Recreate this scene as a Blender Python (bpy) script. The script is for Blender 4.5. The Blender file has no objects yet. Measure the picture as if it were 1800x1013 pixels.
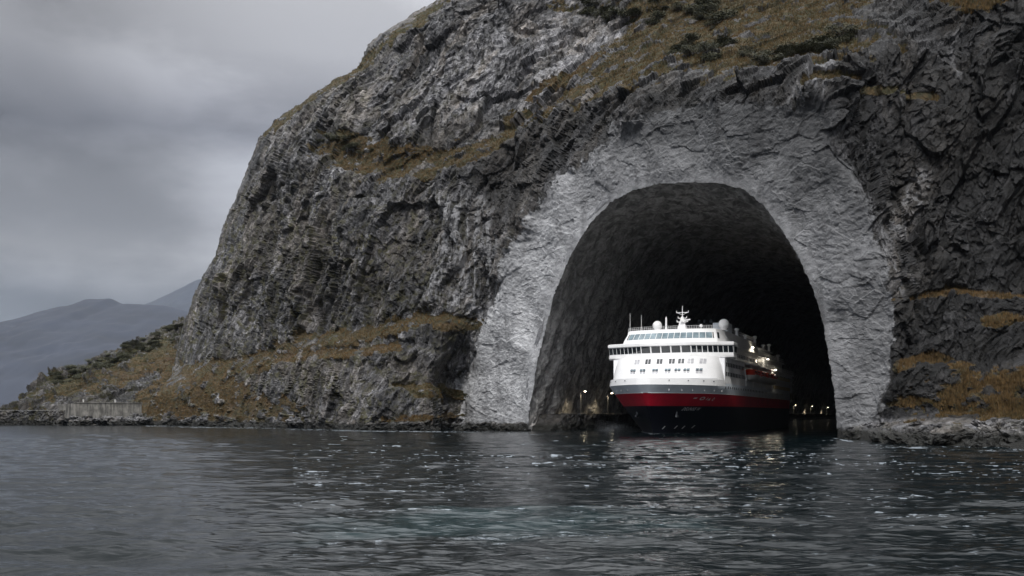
import bpy, bmesh, math, random
import numpy as np
from mathutils import Vector, Matrix

random.seed(7)
C = bpy.context.scene.collection
SC = bpy.context.scene
R = math.radians

# ------------------------------------------------------------------ camera
F, HX, HY, H = 1750.0, 900.0, 728.0, 4.0      # focal length in photo pixels, horizon, eye height (m)
cam = bpy.data.objects.new('camera', bpy.data.cameras.new('camera'))
C.objects.link(cam)
cam.location = (0, 0, H)
cam.rotation_euler = (R(90), 0, 0)
cam.data.sensor_width = 36
cam.data.lens = 35
cam.data.shift_y = (HY - 506.5) / 1800.0
cam.data.clip_start = 0.5
cam.data.clip_end = 60000
SC.camera = cam

# ------------------------------------------------------------------ light
SC.view_settings.view_transform = 'Standard'
SC.view_settings.look = 'None'
SC.view_settings.gamma = 1
SC.view_settings.exposure = 0.78
SUN_EL = R(44)
SUN_H = Vector((-0.17, -0.985))               # horizontal direction towards the sun
sund = bpy.data.lights.new('sun', 'SUN')
sund.energy = 1.5
sund.angle = R(11)
sund.color = (1.0, 0.97, 0.93)
sun = bpy.data.objects.new('sun', sund)
C.objects.link(sun)
sv = Vector((SUN_H.x * math.cos(SUN_EL), SUN_H.y * math.cos(SUN_EL), math.sin(SUN_EL)))
sun.rotation_euler = sv.to_track_quat('Z', 'Y').to_euler()

W = bpy.data.worlds.new('World')
SC.world = W
W.use_nodes = True


def world_sky():
    nt = W.node_tree
    N, L = nt.nodes, nt.links
    N.clear()
    out = N.new('ShaderNodeOutputWorld')
    bg = N.new('ShaderNodeBackground')
    sky = N.new('ShaderNodeTexSky')
    sky.sky_type = 'NISHITA'
    sky.sun_disc = False
    sky.sun_elevation = SUN_EL
    sky.sun_rotation = math.atan2(SUN_H.x, SUN_H.y)
    tc = N.new('ShaderNodeTexCoord')
    sep = N.new('ShaderNodeSeparateXYZ')
    L.new(tc.outputs['Generated'], sep.inputs[0])

    def m(op, a, b=None, c=None, clamp=False):
        n = N.new('ShaderNodeMath')
        n.operation = op
        n.use_clamp = clamp
        for i, v in enumerate((a, b, c)):
            if v is None:
                continue
            if isinstance(v, (int, float)):
                n.inputs[i].default_value = v
            else:
                L.new(v, n.inputs[i])
        return n.outputs[0]
    x, y, z = sep.outputs
    zc = m('MAXIMUM', z, 0.0)
    comb = N.new('ShaderNodeCombineXYZ')
    L.new(x, comb.inputs[0])
    L.new(y, comb.inputs[1])
    L.new(m('MULTIPLY', z, 1.9), comb.inputs[2])

    def noise(scale, detail, rough, dist, off):
        mp = N.new('ShaderNodeMapping')
        mp.inputs['Location'].default_value = off
        mp.inputs['Scale'].default_value = (0.8, 1.0, 1)
        L.new(comb.outputs[0], mp.inputs[0])
        n = N.new('ShaderNodeTexNoise')
        n.inputs['Scale'].default_value = scale
        n.inputs['Detail'].default_value = detail
        n.inputs['Roughness'].default_value = rough
        n.inputs['Distortion'].default_value = dist
        L.new(mp.outputs[0], n.inputs[0])
        return n.outputs[0]
    n1 = noise(2.5, 8, 0.55, 0.12, (3.1, 1.7, 0.4))
    n2 = noise(5.6, 8, 0.58, 0.15, (7.7, 4.2, 0))
    cl = m('ADD', m('MULTIPLY', n1, 0.60), m('MULTIPLY', n2, 0.40))
    mr = N.new('ShaderNodeMapRange')
    mr.interpolation_type = 'SMOOTHSTEP'
    mr.inputs[1].default_value = 0.43
    mr.inputs[2].default_value = 0.575
    mr.inputs[3].default_value = 0.77
    mr.inputs[4].default_value = 1.22
    L.new(cl, mr.inputs[0])
    # layered overcast, brighter towards the zenith; the layers billow with the noise
    zw = m('ADD', zc, m('MULTIPLY', m('SUBTRACT', noise(2.6, 7, .55, .2, (1.3, 8.2, 0)), 0.5), 0.14))
    rp = N.new('ShaderNodeValToRGB')
    cr = rp.color_ramp
    cr.elements[0].position = 0.0
    cr.elements[0].color = (0.070, 0.074, 0.088, 1)
    cr.elements[1].position = 1.0
    cr.elements[1].color = (0.95, 0.96, 0.98, 1)
    for p, c in ((0.10, (0.078, 0.083, 0.098, 1)), (0.160, (0.215, 0.218, 0.235, 1)), (0.185, (0.172, 0.176, 0.193, 1)),
                 (0.23, (0.150, 0.154, 0.170, 1)), (0.262, (0.080, 0.083, 0.096, 1)), (0.33, (0.150, 0.152, 0.164, 1)),
                 (0.42, (0.165, 0.166, 0.175, 1)), (0.56, (0.56, 0.57, 0.59, 1))):
        e = cr.elements.new(p)
        e.color = c
    L.new(m('MAXIMUM', zw, 0.0), rp.inputs[0])
    # a thinner, brighter part of the cloud deck above the headland
    dp = N.new('ShaderNodeVectorMath')
    dp.operation = 'DOT_PRODUCT'
    L.new(tc.outputs['Generated'], dp.inputs[0])
    dp.inputs[1].default_value = Vector((-0.06, 0.86, 0.42)).normalized()
    bp = N.new('ShaderNodeMapRange')
    bp.interpolation_type = 'SMOOTHSTEP'
    bp.inputs[1].default_value = 0.925
    bp.inputs[2].default_value = 1.0
    bp.inputs[3].default_value = 1.0
    bp.inputs[4].default_value = 2.5
    L.new(dp.outputs['Value'], bp.inputs[0])
    # unseen sky behind the viewer, brightened to light the ship's front and rock
    bk = N.new('ShaderNodeMapRange')
    bk.interpolation_type = 'SMOOTHSTEP'
    bk.inputs[1].default_value = 0.45
    bk.inputs[2].default_value = -0.6
    bk.inputs[3].default_value = 1.0
    bk.inputs[4].default_value = 1.9
    L.new(y, bk.inputs[0])
    lum = m('MULTIPLY', m('MULTIPLY', mr.outputs[0], bp.outputs[0]), bk.outputs[0])
    vs = N.new('ShaderNodeVectorMath')
    vs.operation = 'SCALE'
    L.new(rp.outputs[0], vs.inputs[0])
    L.new(lum, vs.inputs['Scale'])
    sk = N.new('ShaderNodeVectorMath')
    sk.operation = 'SCALE'
    L.new(sky.outputs[0], sk.inputs[0])
    sk.inputs['Scale'].default_value = 0.05
    mx = N.new('ShaderNodeMix')
    mx.data_type = 'RGBA'
    mx.inputs['Factor'].default_value = 0.97
    L.new(sk.outputs[0], mx.inputs['A'])
    L.new(vs.outputs[0], mx.inputs['B'])
    L.new(mx.outputs['Result'], bg.inputs[0])
    bg.inputs[1].default_value = 1.0
    L.new(bg.outputs[0], out.inputs[0])


world_sky()

# ------------------------------------------------------------------ helpers


def tag(o, label=None, cat=None, group=None, kind=None):
    if label:
        o['label'] = label
    if cat:
        o['category'] = cat
    if group:
        o['group'] = group
    if kind:
        o['kind'] = kind
    return o


def empty(name, loc=(0, 0, 0), rz=0.0):
    o = bpy.data.objects.new(name, None)
    o.empty_display_size = 0.2
    C.objects.link(o)
    o.location = loc
    o.rotation_euler = (0, 0, rz)
    return o


def link_mesh(name, me, parent=None, mats=()):
    o = bpy.data.objects.new(name, me)
    for m in mats:
        me.materials.append(m)
    C.objects.link(o)
    if parent:
        o.parent = parent
    return o


def np_mesh(name, V, Fq, smooth=False):
    """mesh from a numpy vertex array and an (n, 4) face array"""
    me = bpy.data.meshes.new(name)
    me.vertices.add(len(V))
    me.vertices.foreach_set('co', np.ascontiguousarray(V, dtype=np.float32).ravel())
    nf, k = Fq.shape
    me.loops.add(nf * k)
    me.loops.foreach_set('vertex_index', np.ascontiguousarray(Fq, dtype=np.int32).ravel())
    me.polygons.add(nf)
    me.polygons.foreach_set('loop_start', np.arange(0, nf * k, k, dtype=np.int32))
    me.polygons.foreach_set('loop_total', np.full(nf, k, dtype=np.int32))
    me.polygons.foreach_set('use_smooth', np.full(nf, smooth, dtype=bool))
    me.update(calc_edges=True)
    me.validate()
    return me


def set_attr(me, name, arr):
    a = me.attributes.new(name, 'FLOAT', 'POINT')
    a.data.foreach_set('value', np.ascontiguousarray(arr, dtype=np.float32).ravel())


def grid_faces(nr, nc):
    i = np.arange(nr * nc).reshape(nr, nc)
    return np.stack([i[:-1, :-1], i[1:, :-1], i[1:, 1:], i[:-1, 1:]], -1).reshape(-1, 4)


def sstep(a, b, x):
    t = np.clip((x - a) / (b - a), 0, 1)
    return t * t * (3 - 2 * t)


rng = np.random.default_rng(11)
PERM = np.concatenate([rng.permutation(512)] * 3).astype(np.int32)
GR = rng.normal(size=(512, 3)).astype(np.float32)
GR /= np.linalg.norm(GR, axis=1, keepdims=True)
RV = rng.random(size=(512, 8)).astype(np.float32)


def hidx(ix, iy, iz):
    return PERM[(PERM[(PERM[ix & 511] + iy) & 511] + iz) & 511]


def perlin(p):
    p = p.astype(np.float32)
    i = np.floor(p).astype(np.int32)
    f = p - i
    u = f * f * f * (f * (f * 6 - 15) + 10)
    res = 0
    for dx in (0, 1):
        wx = u[:, 0] if dx else 1 - u[:, 0]
        for dy in (0, 1):
            wy = u[:, 1] if dy else 1 - u[:, 1]
            for dz in (0, 1):
                wz = u[:, 2] if dz else 1 - u[:, 2]
                g = GR[hidx(i[:, 0] + dx, i[:, 1] + dy, i[:, 2] + dz)]
                d = g[:, 0] * (f[:, 0] - dx) + g[:, 1] * (f[:, 1] - dy) + g[:, 2] * (f[:, 2] - dz)
                res = res + wx * wy * wz * d
    return res * 1.6


def fbm(p, octv=4, gain=0.5, ridged=False):
    s, a, tot = 0, 1.0, 0
    for o in range(octv):
        n = perlin(p * (2.03 ** o) + 17.3 * o)
        if ridged:
            n = 1 - 2 * np.abs(n)
        s = s + a * n
        tot += a
        a *= gain
    return s / tot


def facets(p, tilt=1.0):
    """broken rock: every cell is a plane of its own height and tilt"""
    p = p.astype(np.float32)
    i = np.floor(p - 0.5).astype(np.int32)
    best = np.full(len(p), 1e9, np.float32)
    val = np.zeros(len(p), np.float32)
    for dx in (0, 1):
        for dy in (0, 1):
            for dz in (0, 1):
                cx, cy, cz = i[:, 0] + dx, i[:, 1] + dy, i[:, 2] + dz
                r = RV[hidx(cx, cy, cz)]
                ox = p[:, 0] - (cx + 0.5 + (r[:, 0] - .5) * .9)
                oy = p[:, 1] - (cy + 0.5 + (r[:, 1] - .5) * .9)
                oz = p[:, 2] - (cz + 0.5 + (r[:, 2] - .5) * .9)
                d = ox * ox + oy * oy + oz * oz
                k = d < best
                v = (r[:, 3] - .5) + tilt * ((r[:, 4] - .5) * ox + (r[:, 5] - .5) * oy + (r[:, 6] - .5) * oz) * 2
                best = np.where(k, d, best)
                val = np.where(k, v, val)
    return val


def interp_line(pts, x):
    pts = np.array(pts, float)
    return np.interp(x, pts[:, 0], pts[:, 1])


def in_poly(px, py, poly):
    inside = np.zeros(px.shape, bool)
    n = len(poly)
    for k in range(n):
        x0, y0 = poly[k]
        x1, y1 = poly[(k + 1) % n]
        if y0 == y1:
            continue
        c = ((y0 > py) != (y1 > py)) & (px < (x1 - x0) * (py - y0) / (y1 - y0) + x0)
        inside ^= c
    return inside


def seg_dist(px, py, pts, closed=False):
    d = np.full(px.shape, 1e9)
    n = len(pts)
    for k in range(n if closed else n - 1):
        x0, y0 = pts[k]
        x1, y1 = pts[(k + 1) % n]
        vx, vy = x1 - x0, y1 - y0
        t = np.clip(((px - x0) * vx + (py - y0) * vy) / (vx * vx + vy * vy + 1e-9), 0, 1)
        d = np.minimum(d, np.hypot(px - x0 - t * vx, py - y0 - t * vy))
    return d


def sdist(px, py, poly):
    d = seg_dist(px, py, poly, True)
    return np.where(in_poly(px, py, poly), d, -d)


def at(px, py, Y):
    """the world point seen at a photo pixel at a given distance"""
    return np.stack([(px - HX) * Y / F, Y, H + (HY - py) * Y / F], -1)


# ------------------------------------------------------------------ materials
def new_mat(name):
    m = bpy.data.materials.new(name)
    m.use_nodes = True
    nt = m.node_tree
    return m, nt, nt.nodes, nt.links, nt.nodes['Principled BSDF']


class NB:
    """small node builder"""

    def __init__(s, nt):
        s.N, s.L = nt.nodes, nt.links

    def set(s, sock, v):
        if hasattr(v, 'is_output'):
            s.L.new(v, sock)
        elif isinstance(v, (tuple, list)) and len(v) == 3 and sock.type == 'RGBA':
            sock.default_value = (*v, 1)
        else:
            sock.default_value = v

    def attr(s, name):
        n = s.N.new('ShaderNodeAttribute')
        n.attribute_name = name
        return n.outputs['Fac']

    def pos(s, scale=(1, 1, 1), rot=(0, 0, 0), obj=False, typ='POINT'):
        if obj:
            src = s.N.new('ShaderNodeTexCoord').outputs['Object']
        else:
            src = s.N.new('ShaderNodeNewGeometry').outputs['Position']
        mp = s.N.new('ShaderNodeMapping')
        mp.vector_type = typ
        mp.inputs['Scale'].default_value = scale
        mp.inputs['Rotation'].default_value = rot
        s.L.new(src, mp.inputs[0])
        return mp.outputs[0]

    def noise(s, vec, scale, detail=4, rough=.5, dist=0.0, typ='FBM'):
        n = s.N.new('ShaderNodeTexNoise')
        n.noise_type = typ
        s.L.new(vec, n.inputs['Vector'])
        n.inputs['Scale'].default_value = scale
        n.inputs['Detail'].default_value = detail
        n.inputs['Roughness'].default_value = rough
        n.inputs['Distortion'].default_value = dist
        return n.outputs[0]

    def voro(s, vec, scale, feature='F1'):
        n = s.N.new('ShaderNodeTexVoronoi')
        n.feature = feature
        s.L.new(vec, n.inputs['Vector'])
        n.inputs['Scale'].default_value = scale
        return n

    def math(s, op, a, b=0.0, clamp=False):
        n = s.N.new('ShaderNodeMath')
        n.operation = op
        n.use_clamp = clamp
        s.set(n.inputs[0], a)
        s.set(n.inputs[1], b)
        return n.outputs[0]

    def rng(s, v, a, b, c=0.0, d=1.0, typ='SMOOTHSTEP'):
        n = s.N.new('ShaderNodeMapRange')
        n.interpolation_type = typ
        s.set(n.inputs[0], v)
        for i, q in enumerate((a, b, c, d)):
            n.inputs[i + 1].default_value = q
        return n.outputs[0]

    def mix(s, f, a, b, blend='MIX'):
        n = s.N.new('ShaderNodeMix')
        n.data_type = 'RGBA'
        n.blend_type = blend
        s.set(n.inputs['Factor'], f)
        s.set(n.inputs['A'], a)
        s.set(n.inputs['B'], b)
        return n.outputs['Result']

    def scale(s, c, f):
        n = s.N.new('ShaderNodeVectorMath')
        n.operation = 'SCALE'
        s.set(n.inputs[0], c)
        s.set(n.inputs['Scale'], f)
        return n.outputs[0]

    def bump(s, h, strength, dist):
        n = s.N.new('ShaderNodeBump')
        n.inputs['Strength'].default_value = strength
        n.inputs['Distance'].default_value = dist
        s.L.new(h, n.inputs['Height'])
        return n.outputs[0]


def rock_material():
    m, nt, N, L, b = new_mat('cliff_rock')
    k = NB(nt)
    P = k.pos()
    S = k.pos(scale=(1, 1, 2.3), rot=(0, R(30), 0), typ='TEXTURE')
    big = k.noise(S, .09, 5, .6, .6)
    mid = k.noise(S, .55, 6, .65, .8)
    fine = k.noise(P, 2.6, 6, .7, .4)
    tone, grass, conc, green = k.attr('tone'), k.attr('grass'), k.attr('conc'), k.attr('green')
    pale = k.attr('pale')
    # bare rock
    v = k.math('ADD', k.math('MULTIPLY', mid, .6), k.math('MULTIPLY', fine, .4))
    col = k.mix(k.rng(v, .40, .62), (.014, .014, .017), (.165, .163, .170))
    col = k.mix(k.rng(big, .42, .62, 0, .55), col, (.115, .098, .080))
    vn = k.voro(S, .8)
    col = k.mix(.5, col, k.scale(col, k.rng(vn.outputs['Color'], .0, 1, .4, 1.8, 'LINEAR')))
    vm = k.voro(S, .28)
    col = k.mix(.7, col, k.scale(col, k.rng(vm.outputs['Color'], .0, 1, .45, 1.7, 'LINEAR')))
    jt = k.voro(S, .55, 'DISTANCE_TO_EDGE')
    col = k.scale(col, k.rng(k.math('ADD', jt.outputs['Distance'], k.math('MULTIPLY', k.math('SUBTRACT', fine, .5), .25)), -.03, .10, .32, 1))  # dark joints, with crevice shade put into the colour
    # long slanting beds and dark wet streaks
    bd = k.noise(k.pos(scale=(1, 1, 8), rot=(0, R(33), 0), typ='TEXTURE'), .55, 5, .6, .3)
    col = k.scale(col, k.rng(bd, .36, .64, .55, 1.45))
    ws = k.noise(k.pos(scale=(1, 1, .10)), .16, 5, .62, .5)
    col = k.scale(col, k.rng(ws, .50, .64, 1.0, .42))
    # lichen and thin moss on the rock
    li = k.noise(P, .35, 6, .7, .5)
    col = k.mix(k.math('MULTIPLY', k.rng(li, .48, .62), k.attr('moss')), col, (.052, .049, .022))
    # pale leached streaks that ran down the face
    st = k.noise(k.pos(scale=(1, 1, .12)), .55, 5, .65, .6)
    col = k.mix(k.math('MULTIPLY', k.rng(st, .46, .60), pale), col, (.27, .27, .28))
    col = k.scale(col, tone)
    # sprayed concrete round the mouth
    cn = k.noise(k.pos(scale=(1, 1, 1.8), rot=(0, R(12), 0)), .5, 7, .62, .8)
    cs = k.noise(k.pos(scale=(1, 1, .18)), .22, 5, .6, .3)
    cc = k.mix(k.rng(cn, .30, .70), (.20, .203, .212), (.39, .393, .405))
    cb = k.noise(P, .12, 5, .65, .8)
    cc = k.scale(cc, k.rng(cb, .35, .65, .84, 1.14))
    cc = k.mix(k.rng(cs, .52, .72, 0, .5), cc, (.075, .075, .078))
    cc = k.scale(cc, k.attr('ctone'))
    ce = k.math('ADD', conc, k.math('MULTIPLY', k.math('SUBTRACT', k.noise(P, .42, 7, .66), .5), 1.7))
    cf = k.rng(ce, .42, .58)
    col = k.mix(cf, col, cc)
    # autumn grass and heath
    g1 = k.noise(k.pos(scale=(1, 1, 2.2)), .35, 6, .65, .5)
    g2 = k.noise(P, 1.9, 6, .7, .3)
    gc = k.mix(k.rng(g1, .36, .62), (.031, .030, .015), (.098, .064, .028))
    gc = k.mix(k.rng(g2, .42, .62, 0, .8), gc, (.034, .026, .014))
    g3 = k.noise(P, .16, 5, .65, .6)
    gc = k.mix(k.rng(g3, .50, .68, 0, .7), gc, (.062, .040, .027))
    gc = k.mix(k.rng(g3, .46, .30, 0, .6), gc, (.048, .050, .020))
    gc = k.mix(k.math('MULTIPLY', green, k.rng(g1, .62, .42, .35, 1)), gc, (.030, .034, .014))
    ge = k.math('ADD', grass, k.math('MULTIPLY', k.math('SUBTRACT', k.noise(P, .9, 6, .72, .6), .48), 1.7))
    gf = k.rng(ge, .42, .58)
    col = k.mix(gf, col, gc)
    # dark weed and wet rock at the tide line
    sp = N.new('ShaderNodeSeparateXYZ')
    L.new(N.new('ShaderNodeNewGeometry').outputs['Position'], sp.inputs[0])
    zz = k.math('ADD', sp.outputs[2], k.math('MULTIPLY', k.math('SUBTRACT', k.noise(P, .4, 4, .6), .5), 1.2))
    wet = k.rng(zz, 2.2, 1.1)
    col = k.mix(wet, col, (.012, .012, .010))
    L.new(col, b.inputs['Base Color'])
    b.inputs['Specular IOR Level'].default_value = .35
    rg = k.mix(wet, k.mix(k.math('MAXIMUM', gf, cf), (.62,) * 3, (.9,) * 3), (.35,) * 3)
    L.new(rg, b.inputs['Roughness'])
    hh = k.math('ADD', k.math('MULTIPLY', mid, k.rng(cf, 0, 1, 1.0, .35)), k.math('MULTIPLY', fine, .5))
    L.new(k.bump(hh, .8, .8), b.inputs['Normal'])
    return m


def simple(name, col, rough=.5, metal=0, var=.12, scale=.6, spec=.5, obj=True, bump=0.0, streak=0.0):
    m, nt, N, L, b = new_mat(name)
    k = NB(nt)
    n = k.noise(k.pos(obj=obj), scale, 6, .6, .2)
    c = k.scale(k.mix(0.0, col, col), k.rng(n, .25, .75, 1 - var, 1 + var))
    if streak:
        n3 = k.noise(k.pos(scale=(1, 1, .12), obj=obj), 1.1, 5, .65, .2)
        c = k.scale(c, k.rng(n3, .40, .66, 1 + streak * .4, 1 - streak))
    L.new(c, b.inputs['Base Color'])
    b.inputs['Roughness'].default_value = rough
    b.inputs['Metallic'].default_value = metal
    b.inputs['Specular IOR Level'].default_value = spec
    if bump:
        n2 = k.noise(k.pos(obj=obj), scale * 6, 6, .65, .2)
        L.new(k.bump(n2, bump, .2), b.inputs['Normal'])
    return m


def glow(name, col, strength):
    m, nt, N, L, b = new_mat(name)
    b.inputs['Base Color'].default_value = (*col, 1)
    b.inputs['Emission Color'].default_value = (*col, 1)
    b.inputs['Emission Strength'].default_value = strength
    return m


M = {}
M['rock'] = rock_material()
M['white'] = simple('white_ship_paint', (.80, .80, .80), .35, var=.05, scale=.35)
M['shipgrey'] = simple('grey_ship_paint', (.74, .80, .86), .4, var=.10, scale=.4)
M['sidegrey'] = simple('pale_grey_side_paint', (.85, .86, .88), .4, var=.10, scale=.4)
M['red'] = simple('dark_red_hull_paint', (.52, .005, .026), .4, var=.15, scale=.3)
M['black'] = simple('navy_black_hull_paint', (.004, .005, .010), .4, var=.3, scale=.25, spec=.25)
M['boot'] = simple('red_antifouling', (.20, .012, .012), .6, var=.2)
M['darkdeck'] = simple('dark_deck_paint', (.07, .075, .085), .6, var=.15)
M['glass'] = simple('dark_window_glass', (.012, .016, .02), .06, var=.3, spec=.8)
M['paleglass'] = simple('pale_blue_window_glass', (.20, .26, .29), .10, var=.35, scale=.5, spec=.8)
M['curtain'] = simple('curtained_window', (.45, .45, .47), .3, var=.25, scale=1.5)
M['orange'] = simple('orange_lifeboat_paint', (.52, .035, .015), .4, var=.1)
M['boatgrey'] = simple('off_white_boat_hull', (.55, .54, .52), .4, var=.1)
M['cream'] = simple('cream_lit_balcony', (.62, .54, .38), .5, var=.1)
M['steel'] = simple('galvanised_steel', (.12, .12, .12), .5, .3)
M['lamp'] = glow('lit_lamp', (1.0, .86, .62), 9)
M['flood'] = glow('lit_floodlight', (1.0, .90, .74), 7)
M['text'] = simple('white_lettering', (.72, .72, .72), .5)
M['harbour'] = simple('weathered_concrete', (.115, .110, .100), .85, var=.45, scale=.5, bump=.4, obj=False, streak=.55)
M['stone'] = simple('dark_stone_masonry', (.060, .058, .055), .85, var=.6, scale=1.2, bump=.8, obj=False)
M['quay'] = simple('damp_quay_concrete', (.022, .022, .023), .7, var=.4, scale=.5, bump=.5, obj=False)


def tunnel_material():
    m, nt, N, L, b = new_mat('tunnel_lining')
    k = NB(nt)
    g = N.new('ShaderNodeTexCoord').outputs['Object']

    def pos(sc):
        mp = N.new('ShaderNodeMapping')
        mp.inputs['Scale'].default_value = sc
        L.new(g, mp.inputs[0])
        return mp.outputs[0]
    n1 = k.noise(pos((1, 1, .4)), .35, 6, .62, .5)
    n2 = k.noise(pos((1, 1, 1)), 1.1, 6, .65, .4)
    lip = k.attr('lip')
    col = k.mix(k.rng(n1, .36, .66), (.18, .174, .168), (.60, .585, .56))
    col = k.mix(k.rng(n2, .4, .7, 0, .5), col, (.05, .048, .047))
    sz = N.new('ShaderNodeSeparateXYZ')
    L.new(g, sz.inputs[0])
    shade_z = k.math('ADD', sz.outputs[2], k.math('MULTIPLY', n1, 14.0))
    col = k.scale(col, k.rng(shade_z, 30, 52, 1.25, .62))  # walls lightened, vault darkened by height: shade put into the colour
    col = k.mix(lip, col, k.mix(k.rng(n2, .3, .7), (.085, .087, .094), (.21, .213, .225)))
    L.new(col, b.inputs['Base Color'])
    b.inputs['Roughness'].default_value = .85
    L.new(k.bump(n2, .7, .5), b.inputs['Normal'])
    return m


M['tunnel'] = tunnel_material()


def water_material():
    m, nt, N, L, b = new_mat('fjord_water')
    k = NB(nt)
    foam, murk, rough = k.attr('foam'), k.attr('murk'), k.attr('rough')
    col = k.mix(murk, (.0022, .0050, .0062), (.014, .034, .038))
    fn = k.noise(k.pos(scale=(1, 1, 1)), 5.0, 5, .7)
    ff = k.rng(k.math('ADD', foam, k.math('MULTIPLY', k.math('SUBTRACT', fn, .5), 1.2)), .30, .90)
    col = k.mix(ff, col, (.23, .26, .29))
    L.new(col, b.inputs['Base Color'])
    L.new(k.math('ADD', rough, k.math('MULTIPLY', ff, .5)), b.inputs['Roughness'])
    b.inputs['IOR'].default_value = 1.30
    n1 = k.noise(k.pos(scale=(.28, 1.0, 1), rot=(0, 0, R(4))), 2.3, 5, .6, .3)
    n2 = k.noise(k.pos(scale=(.25, 1.0, 1), rot=(0, 0, R(-5))), .55, 4, .55, .4)
    h = k.math('ADD', k.math('MULTIPLY', n1, .10), k.math('MULTIPLY', n2, .32))
    L.new(k.bump(h, .45, 1.0), b.inputs['Normal'])
    return m


M['water'] = water_material()

# ------------------------------------------------------------------ tunnel frame: the axis of ship and tunnel
B0 = Vector((28.3, 200.0, 0))
TH = -math.atan2(.387, .922)
AX = np.array([math.sin(-TH), math.cos(TH)])      # along the tunnel, inwards
PT = np.array([math.cos(TH), math.sin(TH)])       # to the right, across it
PL, PR = np.array([3.5, 241.0]), np.array([54.8, 167.0])   # feet of the mouth


def plane_Y(px):
    s = (px - HX) / F
    t = (s * PL[1] - PL[0]) / ((PR[0] - PL[0]) - s * (PR[1] - PL[1]))
    return PL[1] + t * (PR[1] - PL[1])


ARCH = [(924, 800), (924, 760), (926, 735), (935, 680), (950, 600), (975, 510), (1000, 450), (1035, 390), (1070, 354), (1110, 332),
        (1160, 321), (1215, 318), (1265, 319), (1310, 331), (1345, 360), (1380, 408), (1410, 458), (1433, 510), (1450, 572),
        (1462, 640), (1470, 700), (1474, 760), (1475, 800)]
BAND = [(800, 830), (815, 735), (806, 672), (832, 610), (852, 558), (900, 445), (960, 345), (1048, 258), (1080, 225), (1130, 205),
        (1200, 186), (1290, 174), (1390, 190), (1430, 160), (1465, 190), (1462, 250), (1500, 300), (1540, 400), (1562, 480), (1572, 560),
        (1566, 640), (1552, 735), (1520, 772), (1490, 830)]
SIL = [(-140, 900), (-80, 860), (0, 772), (35, 715), (60, 668), (78, 650), (100, 641), (120, 631), (145, 588), (175, 540), (205, 496),
       (235, 463), (280, 440), (340, 416), (400, 396), (450, 380), (500, 353), (565, 328), (640, 313), (665, 300), (700, 268),
       (745, 252), (840, 240)]
LEDGES = [  # (line in the photo, setback above it in m, half softness in px)
    ([(240, 690), (330, 652), (440, 642), (540, 600), (640, 588), (760, 565), (860, 572)], 9, 13),
    ([(455, 645), (520, 628), (600, 620), (700, 613), (770, 622)], 5, 8),
    ([(680, 692), (760, 682), (835, 692)], 6, 9),
    ([(540, 268), (620, 298), (700, 310), (780, 288), (860, 258), (960, 205), (1070, 140)], 10, 20),
    ([(900, 212), (1000, 182), (1120, 152), (1300, 135), (1480, 116), (1600, 92)], 2.5, 14),
    ([(1555, 532), (1680, 523), (1960, 515)], 2.5, 6),
    ([(1660, 562), (1960, 552)], 1.5, 5),
    ([(1555, 642), (1700, 647), (1960, 640)], 4, 11),
]


def depth(px, py):
    sil = np.interp(py, [a for a, _ in SIL], [b for _, b in SIL])
    base = np.interp(px, [240, 300, 400, 500, 600, 690, 800, 905], [362, 350, 328, 298, 264, 246, 241, float(plane_Y(905.0))])
    base = np.where(px > 905, plane_Y(np.clip(px, 905, 1570)), base)
    base = np.where(px > 1570, plane_Y(np.full_like(px, 1570.)) - (px - 1570) * .075, base)
    lean = np.interp(px, [240, 400, 600, 800, 1000, 1300, 1500, 1700, 1900], [6, 5.5, 5.5, 3.2, 2, 1.2, 1.5, 3.5, 4.5])
    Y = base + lean * (HY - py) / 100.0
    for pts, sb, sf in LEDGES:
        ly = interp_line(pts, px)
        w = sstep(pts[0][0] - 60, pts[0][0] + 40, px) * (1 - sstep(pts[-1][0] - 110, pts[-1][0] + 60, px))
        Y = Y + sb * w * sstep(-sf, sf, ly - py)
    # the hillside above the mouth lies back
    ly = interp_line(LEDGES[4][0], px)
    w = sstep(860, 1120, px) * (1 - sstep(1520, 1720, px))
    Y = Y + w * 42 * np.maximum(ly - py, 0) / 100
    w = sstep(400, 700, px) * (1 - sstep(860, 1120, px))
    Y = Y + w * 12 * np.maximum(250 - py, 0) / 100
    # rocky foreshore on the right
    w = sstep(1470, 1570, px)
    Y = Y - w * 27 * sstep(722, 800, py)
    d = np.maximum(px - sil, 0)
    up = 1 - sstep(640, 700, py)
    Y = Y + up * (24 * np.exp(-d / 26) + 12 * np.exp(-d / 90))
    wp = sstep(-60, 4, sdist(px, py, BAND))
    wp = wp * (1 - sstep(740, 775, py) * (px > 1480))
    Y = Y * (1 - wp) + wp * plane_Y(np.clip(px, 700, 1640))
    return Y


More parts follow.
